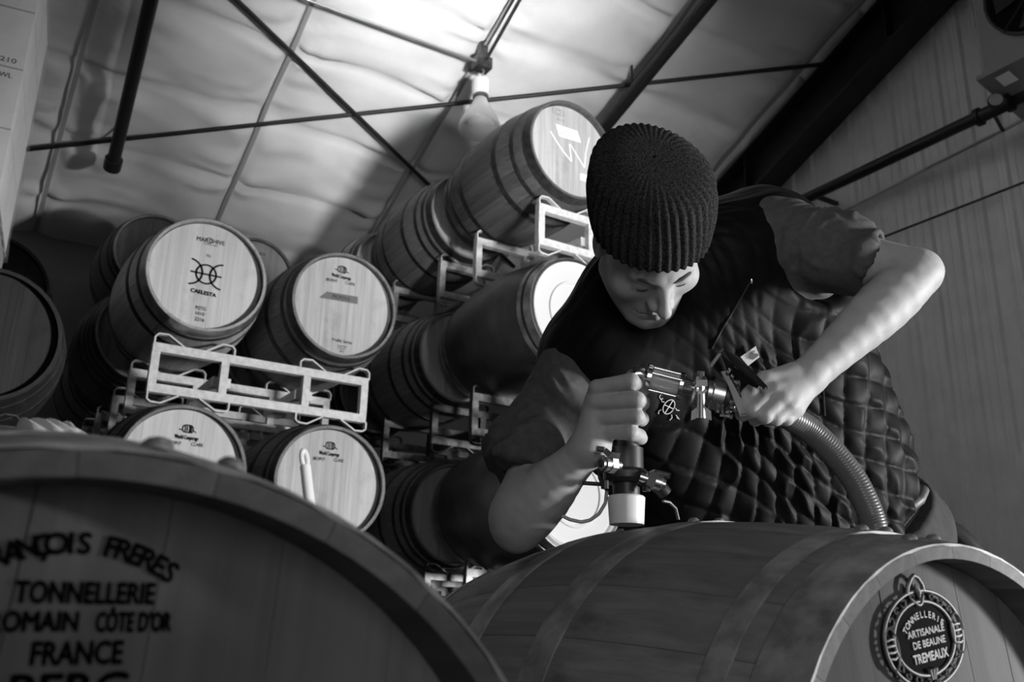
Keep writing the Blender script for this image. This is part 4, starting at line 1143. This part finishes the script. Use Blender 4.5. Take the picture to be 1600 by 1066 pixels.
    mb = MB(); P = np.array(bl); mb.tube(P, .012, 10); attach(mb.obj('belt', MT['belt'], None, 60))
    mb = MB(); b0 = K(1455, 826, 1.76); mb.tube([b0-Rv*.004-Uv*.002, b0+Rv*.004+Uv*.002], .0022, 8); attach(mb.obj('rivet', MT['steel'], None, 60))
    for nm, fx in (('right', (1.52, 1.02)), ('left', (1.80, 1.34))):
        dv = np.array((-.12, -.08, 0)); dv /= np.linalg.norm(dv); sd = np.array((-dv[1], dv[0], 0)); a0 = np.array((fx[0], fx[1], 0))-dv*.06
        def shoe(P):
            d = smin(cap(P, a0+(0, 0, .05), a0+dv*.20+(0, 0, .042), .048, .045), cap(P, a0+dv*.05+(0, 0, .06), a0+dv*.05+(0, 0, .12), .055, .05), .03)
            return smax(d, -P[:, 2]+.001, .003)
        V, Q = sdf_mesh(shoe, a0-np.array((.32, .32, .012)), a0+np.array((.32, .32, .2)), .008); attach(link('shoe', np_mesh('shoe', V, Q, MT['shoe'])))
    # ---- ribbed knit cap
    nth, nz = 420, 64; V = []; nr = 42
    for i in range(nz):
        s = i/(nz-1)
        for k in range(nth):
            a = 2*PI*k/nth; ca, sa = math.cos(a), math.sin(a)
            # vertical profile: turned-up straight wall then dome
            if s < .62:
                z = .012+.066*s/.62; rr = .97+.08*math.sin(PI*min(1, s/.62*.75+.1))-.03*s
            else:
                b = (s-.62)/.38*PI/2; z = .078+.024*math.sin(b); rr = (.97+.08*math.sin(PI*.85)-.03*.62)*(max(math.cos(b), 0)**.52)
            # brow line a little lower at the sides and back
            dz = -.028*(.5+.5*sa)*(1-s) if s < .62 else 0
            rx, ry = .0900*rr, .102*rr
            rib = .5+.5*math.cos(nr*a + .5*math.sin(z*40+a*2)); rd = .0042*(rib**.8-.5)*min(1, rr*1.6)
            slump = .006*math.sin(a*2+1+z*22)*min(1, s*2)
            V.append(((rx+rd+slump)*ca, .008+(ry+rd+slump)*sa + .60*max(z-.012, 0), z+.022+dz-.012*sa*(1-s)))
    n = len(V); lift = [(x*.955, .008+(y-.008)*.955, z+.006) for x, y, z in V[:nth]]
    W_ = [head_world(p) for p in V+lift]
    fc = [(i*nth+k, i*nth+(k+1) % nth, (i+1)*nth+(k+1) % nth, (i+1)*nth+k) for i in range(nz-1) for k in range(nth)]
    fc += [(n+k, n+(k+1) % nth, (k+1) % nth, k) for k in range(nth)]
    fc.append(tuple((nz-1)*nth+k for k in range(nth)))
    mb = MB(); mb.add(W_, fc); attach(mb.obj('knit_cap', MT['wool'], None, 180))
    # ---- eyebrows, lashes
    for s in (-1, 1):
        mb = MB(); pts = [head_world((s*x, y, z)) for x, y, z in ((.012, -.090, .010), (.024, -.0885, .0145), (.038, -.080, .0145), (.047, -.070, .010))]
        mb.tube(pts, [.0022, .0032, .003, .0012], 8); attach(mb.obj('eyebrow', MT['hair'], None, 60))
        mb = MB(); pts = [head_world((s*x, y, z)) for x, y, z in ((.019, -.0795, -.0125), (.027, -.0822, -.0140), (.036, -.0805, -.0140), (.044, -.0745, -.0120))]
        mb.tube(pts, .0011, 6); attach(mb.obj('eyelashes', MT['hair'], None, 60))
build_person()

# ------------------------------------------------------------------ barrel filler held by the man
def filler():
    D0 = 1.445; base = K(979, 806, D0)
    t = thing('barrel_filler', 'steel barrel filling valve with black stem pressed into the bung hole', 'filler', tuple(base))
    def L(*p): return K(*p)-base
    zx = np.array((0, 0, 1.0)); px = D0/FPX
    def lat(nm, prof, mat, x=979, seg=36, ang=35, d=D0):
        m = MB(); o = L(x, 806, d)
        m.lathe([(r*px, h*px) for r, h in prof], seg, zx, o); return m.obj(nm, MT[mat], t, ang)
    lat('bung', [(0, -14), (27, -14), (29.5, 28), (27, 30.5), (20, 30.5), (0, 30.5)], 'silicone')
    lat('stem_tube', [(20, 28), (21.5, 28), (21.5, 50), (22.5, 51), (22.5, 54), (20, 54)], 'rubber')
    lat('flange', [(0, 50), (30, 50), (36, 56), (36.5, 66), (31, 72), (0, 72)], 'rubber')
    lat('valve_body', [(0, 70), (28, 70), (28, 106), (22, 106.5), (22, 118), (0, 118)], 'rubber', ang=30)
    lat('sleeve', [(0, 116), (18.5, 116), (19, 124), (15, 140), (13.5, 215), (0, 215)], 'rubber')
    for a, b_ in (((942, 757, D0), (911, 755, D0-.004)), ((1014, 759, D0), (1039, 760, D0+.004))):
        m = MB(); m.tube([L(*a), L(*b_)], .0032, 10); m.obj('wing_bar', MT['rubber'], t, 60)
    for x, y, dd in ((945, 764, -.02), (1010, 768, -.015)):
        m = MB(); m.lathe([(0, 0), (.006, 0), (.006, .012), (0, .012)], 8, zx, L(x, y, D0+dd)); m.obj('clamp_lug', MT['rubber'], t, 40)
    # ball valves
    def ball_valve(c, dirv, lever, nm, d):
        g = []
        dv = np.array(dirv, float); dv /= np.linalg.norm(dv); o = L(*c, d)
        m = MB(); m.lathe([(0, 0), (.0075, 0), (.0075, .018), (.011, .019), (.011, .034), (.0085, .035), (.0085, .0395), (.006, .0395), (.006, .028), (0, .028)], 6 if False else 20, dv, o); b_ = m.obj('ball_valve', MT['brushed'], t, 40)
        m = MB(); m.lathe([(.0, .012), (.0135, .012), (.0135, .024), (0, .024)], 6, dv, o); m.obj('hex_nut', MT['brushed'], b_)
        P = [L(*p) for p in lever]
        m = MB(); 
        for a, q in zip(P[:-1], P[1:]): m.bar(a, q, .009, .0028, up=Fv)
        m.obj('lever', MT['steel'], b_)
        m = MB(); m.tube([P[0]+(P[1]-P[0])*.15, P[0]+(P[1]-P[0])*.9], .0042, 8); m.obj('lever_grip', MT['rubber'], b_, 60)
        return b_
    ball_valve((967, 727), -Rv*.72-Fv*.60+Uv*.14, [(931, 701, 1.40), (944, 703, 1.402), (953, 711, 1.405), (968, 713, 1.412)], 'left', 1.425)
    ball_valve((1000, 745), Rv*.8-Fv*.1-Uv*.25, [(1047, 744, 1.44), (1022, 738, 1.435), (1014, 742, 1.43), (1011, 746, 1.43)], 'right', 1.435)
    m = MB(); m.tube([L(1012, 752, 1.46), L(1030, 760, 1.462), L(1040, 772, 1.463)], [.010, .012, .011], 12); m.obj('hose_fitting', MT['rubber'], t, 60)
    m = MB(); m.tube([L(1036, 783, 1.47), L(1046, 785, 1.48), L(1056, 795, 1.485), L(1060, 812, 1.485)], .0025, 8); m.obj('drain_wire', MT['hose'], t, 60)
    m = MB(); P = [L(948, 768, 1.46), L(946, 786, 1.462), L(936, 803, 1.464), L(922, 813, 1.466), L(908, 816, 1.466), L(890, 812, 1.466), L(872, 803, 1.466)]
    tt = np.linspace(0, 1, 30); idx = np.linspace(0, 1, len(P)); PP = np.stack([np.interp(tt, idx, np.array(P)[:, i]) for i in range(3)], 1); m.tube(PP, .0028, 8); m.obj('thin_tube', MT['clear_hose'], t, 60)
    # upper run: elbow, sight glass, clamp, butterfly valve
    A = L(1010, 590, 1.445); B = L(1160, 627, 1.43); ax = (B-A)/np.linalg.norm(B-A)
    def at(s): return A+ax*s
    stem = L(979, 604, D0)
    m = MB(); pts = [L(979, 640, D0), L(979, 612, D0), L(982, 596, D0), L(990, 586, D0), L(1001, 584.5, D0), at(.0)]
    idx = np.linspace(0, 1, 6); tt = np.linspace(0, 1, 24); P = np.stack([np.interp(tt, idx, np.array(pts)[:, i]) for i in range(3)], 1)
    for _ in range(4): P[1:-1] = (P[:-2]+2*P[1:-1]+P[2:])/4
    m.tube(P, .0115, 18); m.obj('elbow_pipe', MT['steel'], t, 60)
    def ringp(nm, prof, mat, seg=36, ang=35):
        m = MB(); m.lathe(prof, seg, ax, A); return m.obj(nm, MT[mat], t, ang)
    ringp('pipe_flange', [(.0115, -.002), (.021, -.002), (.0225, .0), (.0225, .006), (.019, .008), (0, .008)], 'steel')
    gl = ringp('sight_glass', [(.0155, .008), (.0155, .050), (.013, .050), (.013, .008), (.0155, .008)], 'glass')
    for k in range(4):
        a = PI/4+PI/2*k+.3; n1 = np.cross(ax, Uv); n1 /= np.linalg.norm(n1); n2 = np.cross(ax, n1); o = (n1*math.cos(a)+n2*math.sin(a))*.0195
        m = MB(); m.tube([at(.002)+o, at(.054)+o], .0022, 8); m.obj('tie_rod', MT['steel'], t, 60)
        m = MB(); m.tube([at(.052)+o, at(.058)+o], .0036, 6); m.obj('cap_nut', MT['steel'], t)
    ringp('glass_collar', [(0, .049), (.0205, .049), (.0215, .050), (.0215, .055), (.015, .057), (.0125, .068), (.0125, .074)], 'steel')
    # clamp with wing nut
    ringp('clamp', [(.013, .072), (.021, .072), (.0235, .0755), (.0235, .085), (.021, .0885), (.013, .0885)], 'brushed')
    m = MB(); cl = at(.080); fr = -Fv*.024
    m.tube([cl+fr+Uv*.030, cl+fr+Uv*.0], .0032, 10); m.tube([cl+fr+Uv*.022, cl+fr+Uv*.030], .0055, 6); m.obj('clamp_bolt', MT['steel'], t, 40)
    m = MB(); m.bar(cl+fr+Uv*.012-Rv*.008, cl+fr+Uv*.012+Rv*.009, .008, .010, up=Uv); m.bar(cl+fr-Uv*.004-Rv*.006, cl+fr-Uv*.004+Rv*.006, .008, .008, up=Uv); m.obj('clamp_lug', MT['brushed'], t)
    m = MB(); c0 = cl+fr-Uv*.004; m.lathe([(0, 0), (.006, 0), (.0068, .02), (.0078, .036), (0, .037)], 16, -Uv, c0)
    for s in (-1, 1):
        for k in range(1):
            w0 = [c0-Uv*.018+Rv*s*.004, c0-Uv*.026+Rv*s*.0145, c0-Uv*.040+Rv*s*.0155, c0-Uv*.036+Rv*s*.006]
            m.add([p-Fv*.003 for p in w0]+[p+Fv*.003 for p in w0], [(0, 1, 2, 3), (7, 6, 5, 4), (0, 4, 5, 1), (1, 5, 6, 2), (2, 6, 7, 3), (3, 7, 4, 0)])
    m.obj('wing_nut', MT['brushed'], t, 30)
    ringp('ferrule', [(.0125, .0885), (.015, .092), (.0195, .094), (.0195, .1), (.022, .101), (.0245, .102), (.0245, .119), (.022, .120), (0, .12)], 'brushed')
    ringp('gasket', [(.018, .119), (.0255, .12), (.026, .1225), (.0255, .126), (.018, .127)], 'rubber')
    ringp('valve_disc_body', [(0, .126), (.0245, .126), (.0255, .128), (.0255, .134), (.022, .136), (.013, .142), (.0125, .160), (0, .160)], 'steel')
    n1 = np.cross(ax, Fv); n1 /= np.linalg.norm(n1)
    for k, (s, dd) in enumerate(((-.028, -.012), (-.030, .004), (-.026, -.02), (.027, -.012))):
        m = MB(); c = at(.118+.006*(k % 2))+n1*(-s)*(1 if Uv@n1 > 0 else -1)+Fv*dd; m.tube([c-ax*.006, c+ax*.010], .0028, 8); m.tube([c+ax*.009, c+ax*.013], .0045, 6); m.obj('bolt', MT['steel'], t, 40)
    # levers of the butterfly valve
    def plate(nm, pix, d, thick, mat):
        P = [L(*p, d+e) for p, e in pix]; m = MB(); n = len(P)
        m.add([p-Fv*thick/2 for p in P]+[p+Fv*thick/2 for p in P], [tuple(range(n)), tuple(range(n, 2*n))[::-1]]+[(i, n+i, n+(i+1) % n, (i+1) % n) for i in range(n)]); return m.obj(nm, MT[mat], t)
    plate('trigger_lever', [((1122, 549), .02), ((1130, 543), .02), ((1152, 556), .01), ((1174, 577), -.02), ((1199, 604), -.045), ((1196, 611), -.045), ((1170, 588), -.03), ((1148, 572), -.01), ((1135, 582), .01)], 1.44, .003, 'black_steel')
    plate('trigger_tine', [((1140, 570), .005), ((1160, 582), -.01), ((1188, 604), -.035), ((1185, 608), -.035), ((1158, 596), -.02), ((1142, 588), .0)], 1.425, .004, 'badge')
    plate('lever_arm', [((1122, 552), .01), ((1127, 553), .01), ((1112, 574), 0), ((1107, 572), 0)], 1.432, .004, 'brushed')
    plate('lock_lever', [((1126, 581), 0), ((1134, 579), 0), ((1148, 598), -.008), ((1160, 628), -.014), ((1165, 650), -.018), ((1156, 651), -.018), ((1148, 630), -.014), ((1138, 603), -.006)], 1.408, .004, 'drum')
    for c in ((1138, 582, 1.400), (1144, 588, 1.398), (1140, 578, 1.402), (1163, 649, 1.386), (1187, 606, 1.375), (1197, 608, 1.385)):
        m = MB(); m.lathe([(0, -.002), (.0028, -.002), (.0028, .002), (.0015, .0035), (0, .0036)], 10, -Fv, L(*c)); m.obj('bolt_head', MT['steel'], t, 40)
    m = MB(); m.lathe([(0, 0), (.0065, 0), (.0075, .004), (.0065, .010), (0, .012)], 14, -Fv-Rv*.3, L(1148, 637, 1.41)); m.obj('knob', MT['steel'], t, 50)
    m = MB(); m.lathe([(.0115, .155), (.0165, .158), (.0165, .20), (.0125, .205), (0, .205)], 18, ax, A); m.obj('hose_barb', MT['brushed'], t, 40)
    for x, y in ((1121, 640), (1129, 646), (1136, 641), (1147, 630)):
        m = MB(); m.tube([L(x, y-14, 1.415), L(x, y+3, 1.413)], .0022, 8); m.tube([L(x, y+1, 1.413), L(x, y+5, 1.413)], .0038, 6); m.obj('stud', MT['steel'], t, 40)
filler()
def hoses():
    pts = [K(1192, 634, 1.447), K(1222, 645, 1.475), K(1262, 668, 1.50), K(1300, 704, 1.50), K(1335, 748, 1.49), K(1360, 800, 1.475), K(1372, 850, 1.46), K(1376, 920, 1.45), K(1374, 1010, 1.45)]
    idx = np.linspace(0, 1, len(pts)); tt = np.linspace(0, 1, 260); P = np.stack([np.interp(tt, idx, np.array(pts)[:, i]) for i in range(3)], 1)
    for _ in range(120): P[1:-1] = (P[:-2]+2*P[1:-1]+P[2:])/4
    q = P[-1]; tail = [q+(np.array((q[0]+.05, q[1]+.1, .03))-q)*s for s in np.linspace(0, 1, 40)[1:]]; tail += [np.array((q[0]+.05+.5*s, q[1]+.1+.3*s, .03)) for s in np.linspace(0, 1, 20)[1:]]
    P = np.concatenate([P, tail]); R_ = [.0205+.0006*math.cos(i*2*PI/3) for i in range(len(P))]
    m = MB(); m.tube(P, R_, 18); tag(m.obj('transfer_hose', MT['hose'], None, 60), 'grey ribbed hose curving from the left hand down behind the barrel', 'hose')
    c = np.array((5.55, 3.75, 2.55)); m = MB()
    # loop of pale hose hung on the wall behind the man
    D = K(1290, 492, 1)-EYE; X = 5.66; ctr = EYE+D*(X/D[0]); m = MB()
    P = []
    for a in np.linspace(0, 4*PI, 90): P.append(ctr+np.array((-.03*a/(4*PI)-.02, .30*math.cos(a)*1.0, .34*math.sin(a))))
    m.tube(P, .028, 12); tag(m.obj('hose_coil', MT['clear_hose'], None, 60), 'pale coiled hose on the wall seen between arm and vest', 'hose')
    m = MB(); m.tube([ctr+np.array((.10, 0, .31)), ctr+np.array((-.09, 0, .31)), ctr+np.array((-.1, 0, .35))], .012, 8); tag(m.obj('wall_hook', MT['black_steel'], None, 60), 'steel hook on the wall carrying the pale hose', 'hook')
    # black wheel behind the hip
    cw = K(1440, 905, 2.5); t = thing('hand_truck', 'black wheeled drum cart behind the man at right', 'cart', (cw[0], cw[1], 0))
    nrm = np.array((-.6, -.8, .0)); e = np.array((.8, -.6, 0)); o = np.array((0, 0, cw[2]))
    m = MB(); m.tube([o+.155*(e*math.cos(a)+zx_*math.sin(a)) for a in np.linspace(0, 2*PI, 48, endpoint=False)], .030, 12, closed=True); m.obj('tyre', MT['rubber'], t, 60)
    m = MB(); m.lathe([(0, -.02), (.13, -.02), (.13, .02), (0, .02)], 28, nrm, o); m.obj('wheel_disc', MT['drum'], t, 40)
    for s in (-1, 1):
        m = MB(); m.bar(o+e*.0+nrm*.05*s, np.array((0.0, 0, .0))+e*.25*s+nrm*.05*s, .04, .04); m.obj('leg', MT['black_steel'], t)
    m = MB(); m.bar(e*-.27, e*.27, .30, .03); m.obj('base', MT['black_steel'], t)
zx_ = np.array((0, 0, 1.0))
hoses()
